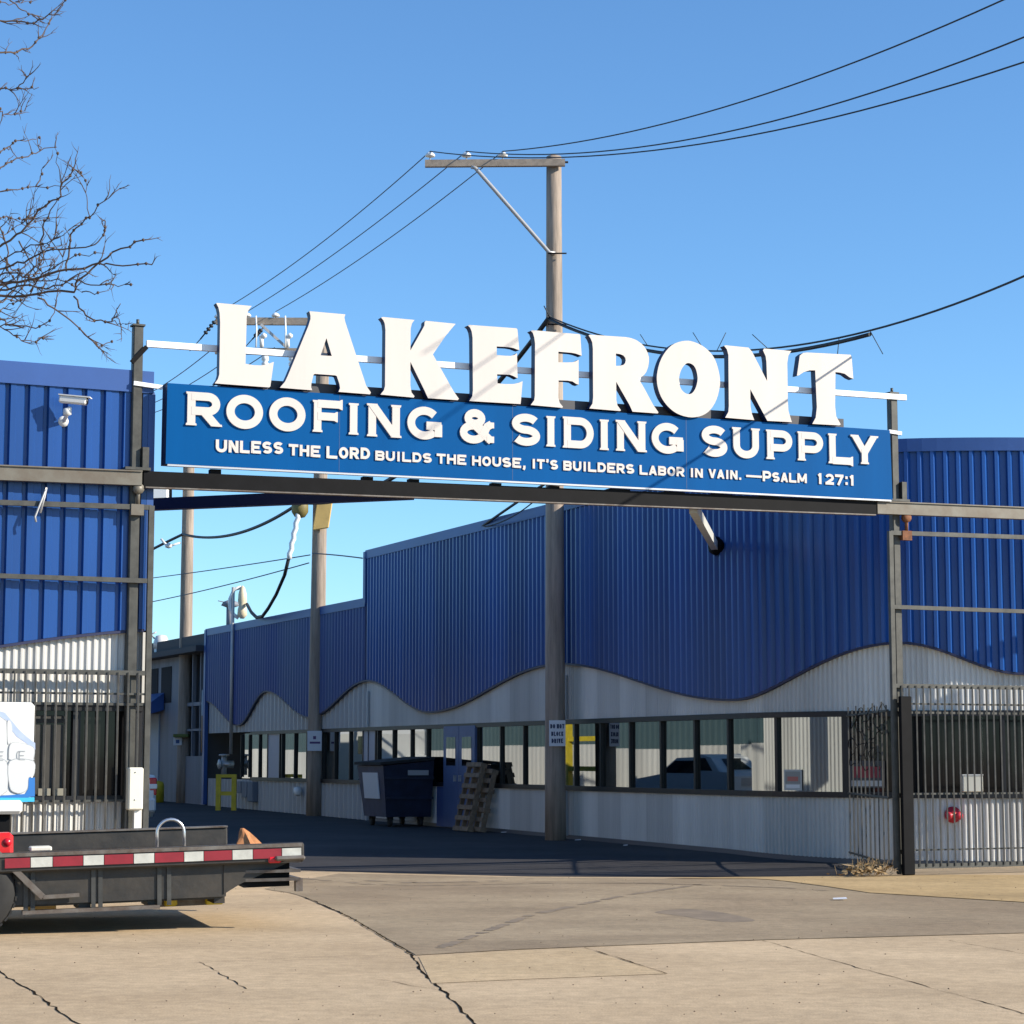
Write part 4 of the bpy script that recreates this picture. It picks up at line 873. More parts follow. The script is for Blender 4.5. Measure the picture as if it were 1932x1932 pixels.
cable(span(at(590, 1044, Y2 - .2), W(T_STEP - .05, .2, wz(703, 1053)), (650, 1049)), .016, 'short wire from the middle pole to the raised roof corner', M_CABLE2)
q = W(wpl(905, 1000)[0], .05, wz(905, 1000)); cable(span(at(1040, 905, 36.8), q, (940, 972)), .025, 'black service cable dropping from the pole to the warehouse roof edge')
cable(span(at(1040, 915, 36.8), q + ZV * .05, (1005, 948)), .012, 'thin slack wire beside the service cable under the sign beam')
# service drop with mast
wm = at(563, 972, Y2 - .35); w2 = at(545, 1055, Y2 - .2); 
b = MB(); pts = [at(563 - (563 - 545) * k / 9 + (1.2 if k % 2 else -1.2), 968 + (1055 - 968) * k / 9, Y2 - .3) for k in range(10)]; b.tube(pts, .06, 8, 0)
tag(b.build('cable_sleeve', M_PORC), 'white taped cable end hanging from the box on the middle pole', 'cable')
tM, _ = wpl(449, 1165); mast = W(tM, .1, 0)
dro = [at(545, 1052, Y2 - .3), at(537, 1085, Y2), at(521, 1122, Y2 + 1), at(506, 1148, Y2 + 2), at(495, 1163, Y2 + 3), at(484, 1165, Y2 + 4), at(474, 1155, Y2 + 4.5), at(466, 1140, mast.y - .1)]
cable(dro, .045, 'black service drop looping down to the roof mast beside the middle pole')
sm = thing('service_mast', W(tM, .12, gz(tM)), 'service mast with coiled white cable standing against the low blue wall', 'service mast')
zc = at(449, 1108, mast.y).z
b = MB(); b.tube([W(tM, .14, 1.55), W(tM, .14, zc)], .042, 10); b.build('conduit', M_STEELG, sm)
b = MB(); c = at(457, 1160, mast.y - .05); b.lathe(c, [(.05, -.1), (.13, 0), (.12, .15), (.09, .25), (.12, .35), (.11, .55), (.06, .72), (0, .78)], 12); b.build('insulator', mat('cream_ceramic', (.66, .56, .38), .4), sm)
b = MB(); b.tube([at(455, 1108, mast.y), at(442, 1112, mast.y), at(434, 1130, mast.y), at(434, 1148, mast.y), at(441, 1160, mast.y), at(450, 1166, mast.y)], .05, 8); b.build('coiled_cable', M_PORC, sm)
# roof things
tv, _ = wpl(404, 1185); c = W(tv + .5, -.6, 4.85)
pv = thing('roof_vent', c, 'rusty capped vent pipe on the roof edge at the end of the low blue wall', 'vent')
b = MB(); b.tube([c, c + ZV * .75], .11, 12); b.build('pipe', M_OLD, pv); b = MB(); b.lathe(c + ZV * .78, [(.12, -.05), (.26, .0), (.2, .1), (.05, .16)], 12); b.bar(c + ZV * .9 - GV * .35, c + ZV * .82 + GV * .1, .05, .02); b.build('cap', M_OLD, pv)
c = at(304, 1224, 63); dv = thing('roof_vent', c, 'white rounded vent hood on the roof of the far low building', 'vent')
b = MB(); b.tube([c - ZV * .3, c + ZV * .1], .2, 12); b.lathe(c, [(.22, .0), (.23, .2), (.16, .38), (.0, .42)], 12); b.build('hood', M_WPAINT, dv); b = MB(); b.tube([c + Vector((-.2, 0, .3)), c + Vector((-.3, 0, .42)), c + Vector((-.15, 0, .5))], .03, 6); b.build('hook', M_STEELG, dv)
# ------------------------------------------------------------------ signs on poles
def textlines(mb, lines, c, ex, ez, n, T=.2, mi=1):
    # lines: (text, centre z frac, height frac, width frac) over half-extents
    for tx, zc_, hf, wf_ in lines:
        H_ = hf * ez.length * 2; Wd = wf_ * ex.length * 2; ws = [(.35 if ch == ' ' else wts.get(ch, 1.0)) for ch in tx]; gp_ = .2; tot = sum(ws) + gp_ * (len(tx) - 1); k = Wd / tot; x = -Wd / 2
        for ch, w_ in zip(tx, ws):
            if ch != ' ':
                put_glyph(mb, ch, lambda p, d, x=x: c + ex.normalized() * (x + p[0] * H_) + ez.normalized() * (zc_ * ez.length * 2 + (p[1] - .5) * H_) + n * d, w_ * k / H_, T, 0, .0008, .003, mi)
            x += (w_ + gp_) * k
X = Vector((1, 0, 0))
yS = 37.0 - .22
s0, s1 = at(1036, 1359, yS), at(1067, 1408, yS); c = (s0 + s1) / 2; ex = X * ((s1.x - s0.x) / 2); ez = ZV * ((s0.z - s1.z) / 2); nn = Vector((0, -1, 0))
b = MB(); b.obox(c + Vector((0, .006, 0)), ex, Vector((0, .005, 0)), ez, 0, .004)
textlines(b, [('DO NOT', .27, .17, .86), ('BLOCK', -.02, .17, .74), ('DRIVE', -.29, .17, .70)], c, ex, ez, nn, .24)
tag(b.build('notice_sign', [M_SIGNW, M_INK]), 'white DO NOT BLOCK DRIVE sign fixed to the nearest utility pole', 'sign')
yS = Y2 - .25; s0, s1 = at(580, 1379, yS), at(607, 1417, yS); c = (s0 + s1) / 2; ex = X * ((s1.x - s0.x) / 2); ez = ZV * ((s0.z - s1.z) / 2)
b = MB(); b.obox(c + Vector((0, .006, 0)), ex, Vector((0, .005, 0)), ez, 0, .004)
b.obox(c + ez * -.17 + Vector((0, -.0015, 0)) + ex * .06, ex * .72, Vector((0, .001, 0)), ez * .10, 1); b.obox(c + ez * .33 + Vector((0, -.0015, 0)), ex * .2, Vector((0, .001, 0)), ez * .16, 1)
tag(b.build('notice_sign', [M_SIGNW, M_PURP]), 'pale square notice with dark symbol on the middle utility pole', 'sign')
yS = Y3 - .25; s0, s1 = at(327.5, 1391, yS), at(343, 1406, yS); c = (s0 + s1) / 2
b = MB(); b.obox(c, X * ((s1.x - s0.x) / 2), Vector((0, .006, 0)), ZV * ((s0.z - s1.z) / 2), 0, .004); b.obox(c + Vector((.0, -.008, -.01)), X * .05, Vector((0, .001, 0)), ZV * .05, 1)
tag(b.build('notice_sign', [M_SIGNW, M_BLUE2]), 'small white square notice with blue mark on the far utility pole', 'sign')
s0, s1 = at(328, 1385, yS - .05), at(357, 1391, yS - .05); b = MB(); b.obox((s0 + s1) / 2, X * ((s1.x - s0.x) / 2), Vector((0, .15, 0)), ZV * ((s0.z - s1.z) / 2), 0, .01)
tag(b.build('shelf_board', M_GREEN), 'narrow olive board fixed above the small notice on the far pole', 'board')
# window stickers
def wplate(u0, v0, u1, v1, off, name, mats, label, cat, deco):
    t0_, z0_ = wpl(u0, v1); t1_, z1_ = wpl(u1, v0); b = MB(); b.wbox(t1_, t0_, off, off + .006, z0_, z1_)
    for (a0_, b0_, a1_, b1_, mi) in deco: b.wbox(t0_ + (t1_ - t0_) * a1_, t0_ + (t1_ - t0_) * a0_, off + .006, off + .008, z0_ + (z1_ - z0_) * b0_, z0_ + (z1_ - z0_) * b1_, mi)
    return tag(b.build(name, mats), label, cat)
qn = u2q(1493); xn = rpath(qn); tn_ = Vector((-xn[3], xn[2], 0)); nn_ = Vector((xn[2], xn[3], 0)); c = qpt(qn, -.022, 0); zt_, zb6 = at(1493, 1452, c.y).z, at(1493, 1491, c.y).z; c.z = (zt_ + zb6) / 2; hh_ = (zt_ - zb6) / 2
b = MB(); b.obox(c, tn_ * .165, nn_ * .003, ZV * hh_)
for cx_, cz_, wx_, hz_, mi in ((0, .22, .14, .60, 3), (0, .1, .10, .22, 1), (0, -.62, .125, .16, 2)): b.obox(c + tn_ * cx_ + ZV * (cz_ * hh_) + nn_ * (.004 + (.001 if mi == 1 else 0)), tn_ * wx_, nn_ * .001, ZV * (hz_ * hh_), mi)
tag(b.build('window_notice', [mat('paper_pale', (.50, .49, .44), .6), M_STKR, mat('paper_white', (.75, .74, .70), .6), mat('paper_grey', (.30, .295, .26), .6)]), 'small white framed notice leaning in the big corner window', 'notice')
q = u2q(1636)
b = MB(); c = qpt(q, .06, 1.22); x, y, nx, ny = rpath(q); tg = Vector((-ny, nx, 0)); n_ = Vector((nx, ny, 0))
b.obox(c, tg * .26, n_ * .004, ZV * .19); b.obox(c + ZV * .03 + n_ * .0045, tg * .2, n_ * .001, ZV * .08, 1); b.obox(c - ZV * .13 + n_ * .0045, tg * .22, n_ * .001, ZV * .04, 2)
tag(b.build('window_notice', [mat('notice_dark', (.05, .05, .055), .6), mat('notice_red', (.22, .02, .03), .5), M_STEELG]), 'dark notice with red band on the curved window behind the barred fence panel', 'notice')
# ------------------------------------------------------------------ dumpster
dt, _ = wpl(741, 1545)
dA, dB = u2q(693 - 2, 1500), 0
tn = 13.45
dm = thing('dumpster', W(tn + .8, .75, gz(tn)), 'dark navy steel dumpster with black lids standing against the alley wall', 'dumpster')
z0 = gz(tn); t0, t1, d0, d1 = tn, tn + 1.5, .10, 1.20
b = MB(); ta = .12
V = [W(t0 + ta, d0 + .02, z0 + .2), W(t1 - ta, d0 + .02, z0 + .2), W(t1 - ta, d1 - ta, z0 + .2), W(t0 + ta, d1 - ta, z0 + .2), W(t0, d0, z0 + 1.32), W(t1, d0, z0 + 1.32), W(t1, d1, z0 + 1.22), W(t0, d1, z0 + 1.22)]
b.raw(V, [(0, 1, 2, 3), (4, 7, 6, 5), (0, 4, 5, 1), (1, 5, 6, 2), (3, 7, 4, 0)], 0); b.raw([V[2], V[3], V[7], V[6]], [(0, 1, 2, 3)], 1)
for zz in (.55, .95): b.wbox(t0 - .02 + ta * (1 - (zz - .2) / 1.1) - .02, t0 + .1, d0, d1 - .02 - ta * (1 - (zz - .2) / 1.1), z0 + zz, z0 + zz + .05)
b.build('bin', [M_DUMP, M_DUMPS], dm)
b = MB(); nrm = 0
for k in range(2):
    ta_, tb_ = t0 - .03 + k * (t1 - t0 + .06) / 2, t0 - .03 + (k + 1) * (t1 - t0 + .06) / 2 - .01
    b.raw([W(ta_, d0, z0 + 1.335), W(tb_, d0, z0 + 1.335), W(tb_, d1 + .06, z0 + 1.235), W(ta_, d1 + .06, z0 + 1.235), W(ta_, d0, z0 + 1.40), W(tb_, d0, z0 + 1.40), W(tb_, d1 + .06, z0 + 1.29), W(ta_, d1 + .06, z0 + 1.29)], [(0, 3, 2, 1), (4, 5, 6, 7), (0, 1, 5, 4), (1, 2, 6, 5), (2, 3, 7, 6), (3, 0, 4, 7)])
    b.build('lid', M_RUB, dm); b = MB()
for tt in (t0 + .25, t1 - .25):
    for dd in (d0 + .2, d1 - .25):
        b = MB(); b.lathe(W(tt, dd, z0 + .10), [(0, -.03), (.09, -.03), (.1, 0), (.09, .03), (0, .03)], 12, NW); b.wbox(tt - .04, tt + .04, dd - .06, dd + .06, z0 + .14, z0 + .22); b.build('caster', M_RUB, dm)
b = MB(); b.obox(W((t0 + t1) / 2, d1 - .03, z0 + .82), AV * .42, NW * .012 + ZV * .001, ZV * .26 + NW * .026); b.build('sticker', M_SIGNW, dm)
b = MB(); b.obox(W(t0 - .01, d0 + .35, z0 + 1.08), NW * .22, AV * .01, ZV * .05); b.build('label_plate', M_STEELG, dm)
# ------------------------------------------------------------------ pallets leaning beside the door
def pallet(tc, dbase, dtop, hgt, label, wd=.72):
    z0 = gz(tc); root = thing('pallet', W(tc, dbase, z0), label, 'pallet', 'wooden pallets leaning by the door')
    up = (W(tc, dtop, z0 + hgt) - W(tc, dbase, z0)); L = up.length; up.normalize(); out = AV.cross(up).normalized()
    if out.dot(NW) < 0: out = -out
    o = W(tc, dbase, z0)
    for k in range(7):
        b = MB(); b.obox(o + up * (.05 + k * (L - .1) / 6) + out * .055, AV * (wd / 2), up * .042, out * .011); b.build('deck_board', M_PALLET, root)
    for k in (-1, 0, 1):
        b = MB(); b.obox(o + AV * (k * (wd / 2 - .03)) + up * (L / 2), AV * .022, up * (L / 2 - .01), out * .042); b.build('stringer', M_PALLET, root)
    for k in range(4):
        b = MB(); b.obox(o + up * (.06 + k * (L - .12) / 3) - out * .055, AV * (wd / 2), up * .042, out * .011); b.build('deck_board', M_PALLET, root)
tp = -u2q(918, 1560)
pallet(tp - .05, .52, .22, 1.30, 'front wooden pallet leaning against the wall right of the blue door')
pallet(tp - .28, .36, .09, 1.18, 'rear wooden pallet leaning between the front pallet and the wall')
# ------------------------------------------------------------------ yellow guards, valve
def wground(u, v): p = ground(u, v); t = (p.x - B0[0]) * a[0] + (p.y - B0[1]) * a[1]; p = ground(u, v, gz(t)); return p, (p.x - B0[0]) * a[0] + (p.y - B0[1]) * a[1], (p.x - B0[0]) * nw[0] + (p.y - B0[1]) * nw[1]
tg0, tg1 = 27.3, 28.9
yy = 53.6
gA, gB = at(411.5, 1529, yy), at(441, 1531, yy); zt = at(411, 1467, yy).z; zm = at(425, 1497, yy).z
hg = thing('guard_rail', ((gA.x + gB.x) / 2, yy, gA.z), 'yellow H shaped guard frame in front of the wall valve', 'guard')
for p in (gA, gB):
    b = MB(); b.box(p.x - .06, p.x + .06, yy - .06, yy + .06, gzp(p), zt); b.build('post', M_YEL, hg)
for z in (zt + .03, zm):
    b = MB(); b.box(gA.x - .06 if z > zm else gA.x + .062, gB.x + .06 if z > zm else gB.x - .062, yy - .055, yy + .055, z - .05 + (.022 if z > zm else 0), z + .05); b.build('rail', M_YEL, hg)
c = at(298, 1517, 61); r_ = .17
bo = thing('bollard', c, 'thick yellow bollard beside the parked white car', 'bollard')
b = MB(); b.lathe(Vector((c.x, c.y, gzp(c))), [(.0, 0), (r_, 0), (r_, .5), (r_ * .8, .58), (0, .62)], 16); b.build('post', M_YEL, bo)
tvv, _ = wpl(440, 1440)
vv = thing('valve', W(tvv, .1, 1.2), 'grey pipe valve with outlets on the wall below the service mast', 'valve')
c = W(tvv, .25, wz(437, 1442)); b = MB(); b.tube([c - NW * .25, c + NW * .1], .10, 10); b.tube([c - AV * -.55, c + AV * -.5], .035, 8); b.tube([c - ZV * .28, c + ZV * .22], .07, 10); b.lathe(c + ZV * .24, [(0, -.03), (.14, -.02), (.14, .02), (0, .03)], 14); b.lathe(c - AV * .0 + NW * .12, [(0, -.03), (.13, -.02), (.13, .02), (0, .03)], 14, NW); b.build('body', M_STEELG, vv)
for k, lb_ in enumerate(('grey utility meter box on the wall right below the pipe valve', 'grey utility meter box between two others low on the wall', 'grey utility meter box nearest the middle pole of the three')):
    b = MB(); b.wbox(tvv - 1.2 - k * .5, tvv - .78 - k * .5, .0, .16, .55 - .1 * k, .85, bev=.01); tag(b.build('meter_box', M_OLD), lb_, 'meter box', 'meter boxes low on the wall')
b = MB(); c = W(wpl(572, 1488)[0], .14, wz(573, 1494)); b.lathe(c, [(0, -.1), (.09, -.08), (.1, .0), (.09, .1), (0, .12)], 12); tag(b.build('pipe_outlet', M_PORC), 'small white and black pipe outlet on the wall left of the middle pole', 'outlet')
# ------------------------------------------------------------------ red fire connection on the right wall
qf = u2q(1797, 1537); fx = rpath(qf); nf = Vector((fx[2], fx[3], 0)); c = Vector((fx[0], fx[1], 0)); c.z = at(1797, 1537, c.y).z
fd = thing('fire_connection', c, 'red twin fire hose connection on the white wall of the rounded corner', 'fire connection')
b = MB(); b.lathe(c + nf * .02, [(0, 0), (.115, 0), (.115, .02), (.05, .03), (.05, .11), (0, .12)], 18, nf); b.build('plate', M_REDP, fd)
tgf = Vector((-nf.y, nf.x, 0))
for k in (-1, 1):
    b = MB(); p = c + nf * .09; q = p + (tgf * k * .6 + nf * .7 - ZV * .1).normalized() * .10; b.tube([p, q], .038, 12); b.lathe(q, [(0, 0), (.053, 0), (.057, .02), (.042, .045), (0, .05)], 14, q - p); b.build('cap', M_REDP, fd)
b = MB(); b.lathe(c + nf * .14, [(0, -.01), (.035, -.01), (.035, .015), (0, .02)], 12, nf); b.build('badge', mat('brass', (.45, .28, .08), .4, .8), fd)
c = qpt(u2q(1826, 1490), -.14, 0)
qb = u2q(1832, 1480); c = qpt(qb, .03, ZS + .04)
bk = thing('white_box', c, 'white box standing on the sill of the curved front window', 'box')
tgb = Vector((-rpath(qb)[3], rpath(qb)[2], 0)); nb_ = Vector((rpath(qb)[2], rpath(qb)[3], 0))
b = MB(); b.obox(c + ZV * .12 + nb_ * .06, tgb * .14, nb_ * .07, ZV * .115, bev=.012); b.build('body', M_CREAM, bk); b = MB(); b.obox(c + ZV * .243 + nb_ * .06, tgb * .145, nb_ * .075, ZV * .008); b.build('lid', M_WPAINT, bk)
# ------------------------------------------------------------------ security camera on left wall, box at gate
s_, z_ = gpl(124, 778, LD + .05); c = G(s_, LD + .06, z_)
sc = thing('security_camera', c, 'white bullet security camera on the left blue wall casting a shadow', 'security camera')
b = MB(); b.lathe(G(s_ - .02, LD + .02, z_ - .1), [(0, 0), (.06, 0), (.06, .03), (.03, .05), (0, .06)], 12, NG); b.tube([G(s_ - .02, LD + .06, z_ - .1), G(s_ - .02, LD + .2, z_ - .05), G(s_ - .0, LD + .26, z_ + .02)], .022, 8); b.lathe(G(s_ - .02, LD + .22, z_ - .02), [(0, -.05), (.045, -.03), (.045, .03), (0, .05)], 12); b.build('bracket', M_WPAINT, sc)
b = MB(); dd = (GV * .9 + NG * .45 - ZV * .10).normalized(); m_ = G(s_ + .03, LD + .27, z_ + .10); b.obox(m_, dd * .15, dd.cross(ZV).normalized() * .045, dd.cross(dd.cross(ZV)).normalized() * .04, bev=.015); b.build('housing', M_WPAINT, sc)
b = MB(); b.obox(m_ + ZV * .043 + dd * .02, dd * .17, dd.cross(ZV).normalized() * .055, ZV * .006); b.build('sunshade', M_WPAINT, sc)
b = MB(); b.lathe(m_ + dd * .152, [(0, -.01), (.034, -.01), (.034, .006), (0, .007)], 12, dd); b.build('lens', M_FRAME, sc)
s0, zt = gpl(239, 1448, .1); s1, zb4 = gpl(265.5, 1528, .1)
ub = thing('gate_operator_box', G((s0 + s1) / 2, .1, 0), 'cream electrical box on a white post beside the left gate post', 'box')
b = MB(); b.gbox(s0, s1, .075, .20, zb4, zt, bev=.015); b.build('cabinet', M_CREAM, ub)
b = MB(); b.gbox(s0 + .08, s1 - .005, .08, .15, 0, zb4 - .003); b.build('post', M_WPAINT, ub)
b = MB()
for z in (zt - .05, zb4 + .11): b.lathe(G((s0 + s1) / 2 - .01, .203, z), [(0, -.004), (.008, -.004), (.008, .004), (0, .005)], 8, NG)
b.build('screw', M_STEELG, ub)
s_, z_ = gpl(68, 980, .07)
b = MB(); b.tube([G(gpl(68, 985, .09)[0], .09, gpl(68, 985, .09)[1]), G(gpl(66, 975, .09)[0], .09, gpl(66, 975, .09)[1]), G(gpl(85, 927, .09)[0], .09, gpl(85, 927, .09)[1]), G(gpl(88, 920, .09)[0], .09, gpl(88, 920, .09)[1]), G(gpl(76, 968, .09)[0], .09, gpl(76, 968, .09)[1])], .012, 6)
tag(b.build('cable_tie', M_STEELG), 'grey loop of wire hanging from the top rail of the left gate', 'wire')
# ------------------------------------------------------------------ white car in the alley
def car():
    o = Vector((-7.38, 39.0, 0)); hd = AV.copy(); sd_ = GV.copy()      # hd: forward (away from camera), rear at o
    P = lambda x, y, z: o + hd * x + sd_ * y + ZV * (z + gzp(o))     # x forward from rear, y right
    root = thing('parked_car', o, 'white car parked along the alley, only its rear tail light showing past the gate', 'car')
    b = MB(); hw = .92
    prof = [(.04, .42), (0, .6), (.02, .98), (.12, 1.06), (.60, 1.08), (1.15, 1.38), (1.6, 1.45), (2.6, 1.43), (3.4, 1.06), (4.5, .95), (4.7, .8), (4.72, .45), (4.5, .3), (.2, .3)]
    secs = [(-hw, .0), (-hw + .06, 1), (hw - .06, 1), (hw, .0)]
    def sec(y, k): return [P(x + (0 if k else (.06 if x < 1 else -.06)), y * (1 - (.13 * max(0, z - 1.05))), z) for x, z in prof]
    A = [sec(y, k) for y, k in secs]
    for i in range(len(A) - 1):
        for j in range(len(prof)): b.face([A[i][j], A[i][(j + 1) % len(prof)], A[i + 1][(j + 1) % len(prof)], A[i + 1][j]], 0, False)
    b.face(A[0]); b.face(A[-1][::-1]); b.build('body', M_WPAINT, root)
    b = MB(); yy_ = lambda y, z: y * (1 - .13 * (z - 1.05))
    b.face([P(.64, -.7, 1.12), P(.64, .7, 1.12), P(1.08, .62, 1.355), P(1.08, -.62, 1.355)]); b.build('rear_window', M_DGLASS, root)
    for s_ in (-1, 1):
        b = MB(); yo = .925; 
        b.face([P(.95, s_ * yy_(yo, 1.10), 1.10), P(3.2, s_ * yy_(yo, 1.10), 1.10), P(2.6, s_ * yy_(yo, 1.37), 1.37), P(1.3, s_ * yy_(yo, 1.37), 1.37)]); b.build('side_window', M_DGLASS, root)
        b = MB(); b.obox(P(.10, s_ * .85, .86), hd * .09, sd_ * .075, ZV * .16, 0, .02); tlm = b.build('tail_light', M_RED, root)
        b = MB(); b.obox(P(.09, s_ * .85, .86), hd * .092, sd_ * .078, ZV * .045, 0, .01); b.build('reverse_lamp', M_PORC, tlm)
        for xx in (.95, 3.75):
            b = MB(); b.lathe(P(xx, s_ * .82, .33), [(0, -.11), (.28, -.11), (.33, -.06), (.33, .06), (.28, .11), (0, .11)], 20, sd_); wh = b.build('wheel', M_RUB, root)
            b = MB(); b.lathe(P(xx, s_ * .935, .33), [(0, -.01), (.2, -.01), (.2, .01), (.05, .02), (0, .02)], 16, sd_ * s_); b.build('rim', M_STEELG, wh)
    b = MB(); b.obox(P(.0, 0, .52), hd * .07, sd_ * .9, ZV * .13, 0, .04); b.build('bumper', M_WPAINT, root)
    b = MB(); b.obox(P(-.01, 0, .86), hd * .012, sd_ * .26, ZV * .08); b.build('number_plate', M_STEELG, root)
car()
# yellow steel rack + white van standing opposite the windows (seen as reflections)
def refl(u, v, dist):   # follow the mirrored ray off the alley wall
    q = u2q(u, v); x, y, nx, ny = rpath(q); p = vpl(u, v, B0, nw); d = Vector(ray(u, v)); n = Vector((nw[0], nw[1], 0)); d = d - 2 * d.dot(n) * n; d.normalize(); return p + d * dist
c = refl(1108, 1430, 16.5); 
yr = thing('steel_rack', (c.x, c.y, 0), 'yellow steel rack standing across the alley, mirrored in the windows beside the pole', 'rack')
for dx in (-1.0, 1.0):
    b = MB(); b.obox(Vector((c.x, c.y, 1.5 + gzp(c))) + AV * dx, AV * .07, GV * .07, ZV * 1.5); b.build('post', M_YEL, yr)
for z in (1.0, 1.75, 2.6):
    b = MB(); b.obox(Vector((c.x, c.y, z + gzp(c))), AV * .93, GV * .05, ZV * .06); b.build('beam', M_YEL, yr)
c = refl(700, 1430, 16)
vn = thing('parked_van', (c.x, c.y, gzp(c)), 'white van parked across the alley, mirrored in the far windows', 'van')
o = Vector((c.x, c.y, gzp(c)))
b = MB(); b.obox(o + ZV * 1.25, AV * 2.4, GV * .95, ZV * .85, 0, .12); b.obox(o - AV * 2.7 + ZV * .85, AV * .5, GV * .93, ZV * .45, 0, .12); b.build('body', M_WPAINT, vn)
for k in (-1.7, 1.6):
    for s_ in (-.85, .85):
        b = MB(); b.lathe(o + AV * k + GV * s_ + ZV * .36, [(0, -.12), (.3, -.12), (.36, -.06), (.36, .06), (.3, .12), (0, .12)], 18, GV); b.build('wheel', M_RUB, vn)
b = MB(); b.obox(o - AV * 1.9 + GV * .956 + ZV * 1.6, AV * .4, GV * .004, ZV * .25); b.build('side_window', M_DGLASS, vn)
# ------------------------------------------------------------------ trailer in the foreground
T0 = ground(0, 1767); TLT = .0235
TA = math.radians(17); H0T = Vector((math.cos(TA), math.sin(TA), 0)); BK = Vector((-math.sin(TA), math.cos(TA), 0)); NT = -BK
HD = (H0T + ZV * TLT).normalized(); UPT = (ZV - H0T * TLT).normalized()
def tp_(s, d, z): return Vector((T0.x, T0.y, 0)) + HD * s + BK * d + UPT * z
def tvpl(u, v, d=0.0):
    q = vpl(u, v, Vector((T0.x, T0.y, 0)) + BK * d, (NT.x, NT.y)); r = q - (Vector((T0.x, T0.y, 0)) + BK * d); return (r.dot(HD), r.dot(UPT))
tra = thing('trailer', tp_(0, 1.1, 0), 'black steel flatbed trailer with red and white reflective tape in the left foreground', 'trailer')
def tbox(mb, s0, s1, d0, d1, z0, z1, mi=0, bev=0.0): mb.obox(tp_((s0 + s1) / 2, (d0 + d1) / 2, (z0 + z1) / 2), HD * ((s1 - s0) / 2), BK * ((d1 - d0) / 2), UPT * ((z1 - z0) / 2), mi, bev)
SE, ZT = tvpl(574, 1589); _, ZTB = tvpl(560, 1622); WT = 2.25
ZK = tvpl(560, 1609)[1]
S0 = -3.2
b = MB(); tbox(b, S0, SE, .0, .07, ZTB - .02, ZT, 0, .015); tbox(b, S0, SE - .02, -.012, .0, ZT - .035, ZT - .005, 1); b.build('side_rail', [M_BED, M_BEDE], tra)
b = MB(); tbox(b, S0, SE - .3, WT - .08, WT, ZT - .10, ZT + .07, 0, .012); tbox(b, S0, SE - .3, WT - .10, WT + .03, ZT + .07, ZT + .085, 1); b.build('side_rail', [M_BED, M_BEDE], tra)
b = MB(); tbox(b, S0, SE - .05, .071, WT - .081, ZT - .16, ZT - .09); b.build('deck', M_BEDE, tra)
edges = [25, 172, 298, 470, 588, 755, 873, 1040, 1152, 1313, 1430, 1593, 1705]
ev = [tvpl(x / 1.8867 * SZ, (2350 + 395 / 1.8867) * SZ)[0] for x in edges]
zc1 = tvpl(287, 1603)[1]; 
for i in range(len(ev) - 1):
    b = MB(); zz0, zz1 = ZT - .105, ZT - .03 - .005; tbox(b, ev[i] + .003, ev[i + 1] - .003, -.016, -.0125, ZT - .125, ZT - .045); b.build('reflective_tape', M_REDT if i % 2 == 0 else M_WHT, tra)
sA = tvpl(1290 / 1.8867 * SZ, 1670)[0]; zB = tvpl(400, 1694)[1]
b = MB(); tbox(b, S0, sA, .10, .16, zB, ZTB - .02); 
b.build('side_panel', M_BED, tra)
for x in (150, 190, 535, 575, 910, 965): b = MB(); s_ = tvpl(x / 1.8867 * SZ, 1660)[0]; tbox(b, s_ - .018, s_ + .018, .085, .10, zB - .05, ZTB - .021); b.build('stake', M_STK, tra)
b = MB(); tbox(b, S0, sA - .02, .17, WT - .1, zB - .02, zB + .02); tbox(b, S0, sA, WT - .16, WT - .10, zB, ZT - .11); b.build('underside', M_BED, tra)
b = MB()
for x0_, x1_ in ((130, 910),): s0_, s1_ = tvpl(x0_ / 1.8867 * SZ, 1700)[0], tvpl(x1_ / 1.8867 * SZ, 1700)[0]; tbox(b, s0_, s1_, .05, .16, zB - .075, zB - .045)
tbox(b, tvpl(900 / 1.8867 * SZ, 1700)[0], sA + .02, .6, .68, zB - .10, zB - .045); b.build('lower_rail', M_BEDE, tra)
for x0_, x1_ in ((455, 525), (850, 912), (1230, 1290)):
    b = MB(); tbox(b, tvpl(x0_ / 1.8867 * SZ, 1690)[0], tvpl(x1_ / 1.8867 * SZ, 1690)[0], .165, .6, zB - .06, zB + .02); b.build('underframe', M_BED, tra)
for x0_, x1_, yv, mm in ((135, 310, 700, M_TAN), (740, 805, 640, M_YEL), (918, 990, 668, M_YEL), (1150, 1250, 660, M_YEL)):
    s0_, z0_ = tvpl(x0_ / 1.8867 * SZ, (2350 + yv / 1.8867) * SZ, .7); s1_, _ = tvpl(x1_ / 1.8867 * SZ, 1690, .7); b = MB(); tbox(b, s0_, s1_, .55, .75, z0_ - .035, z0_ + .035, 0, .012); b.build('wheel_chock' if mm is M_YEL else 'spare_block', mm, tra)
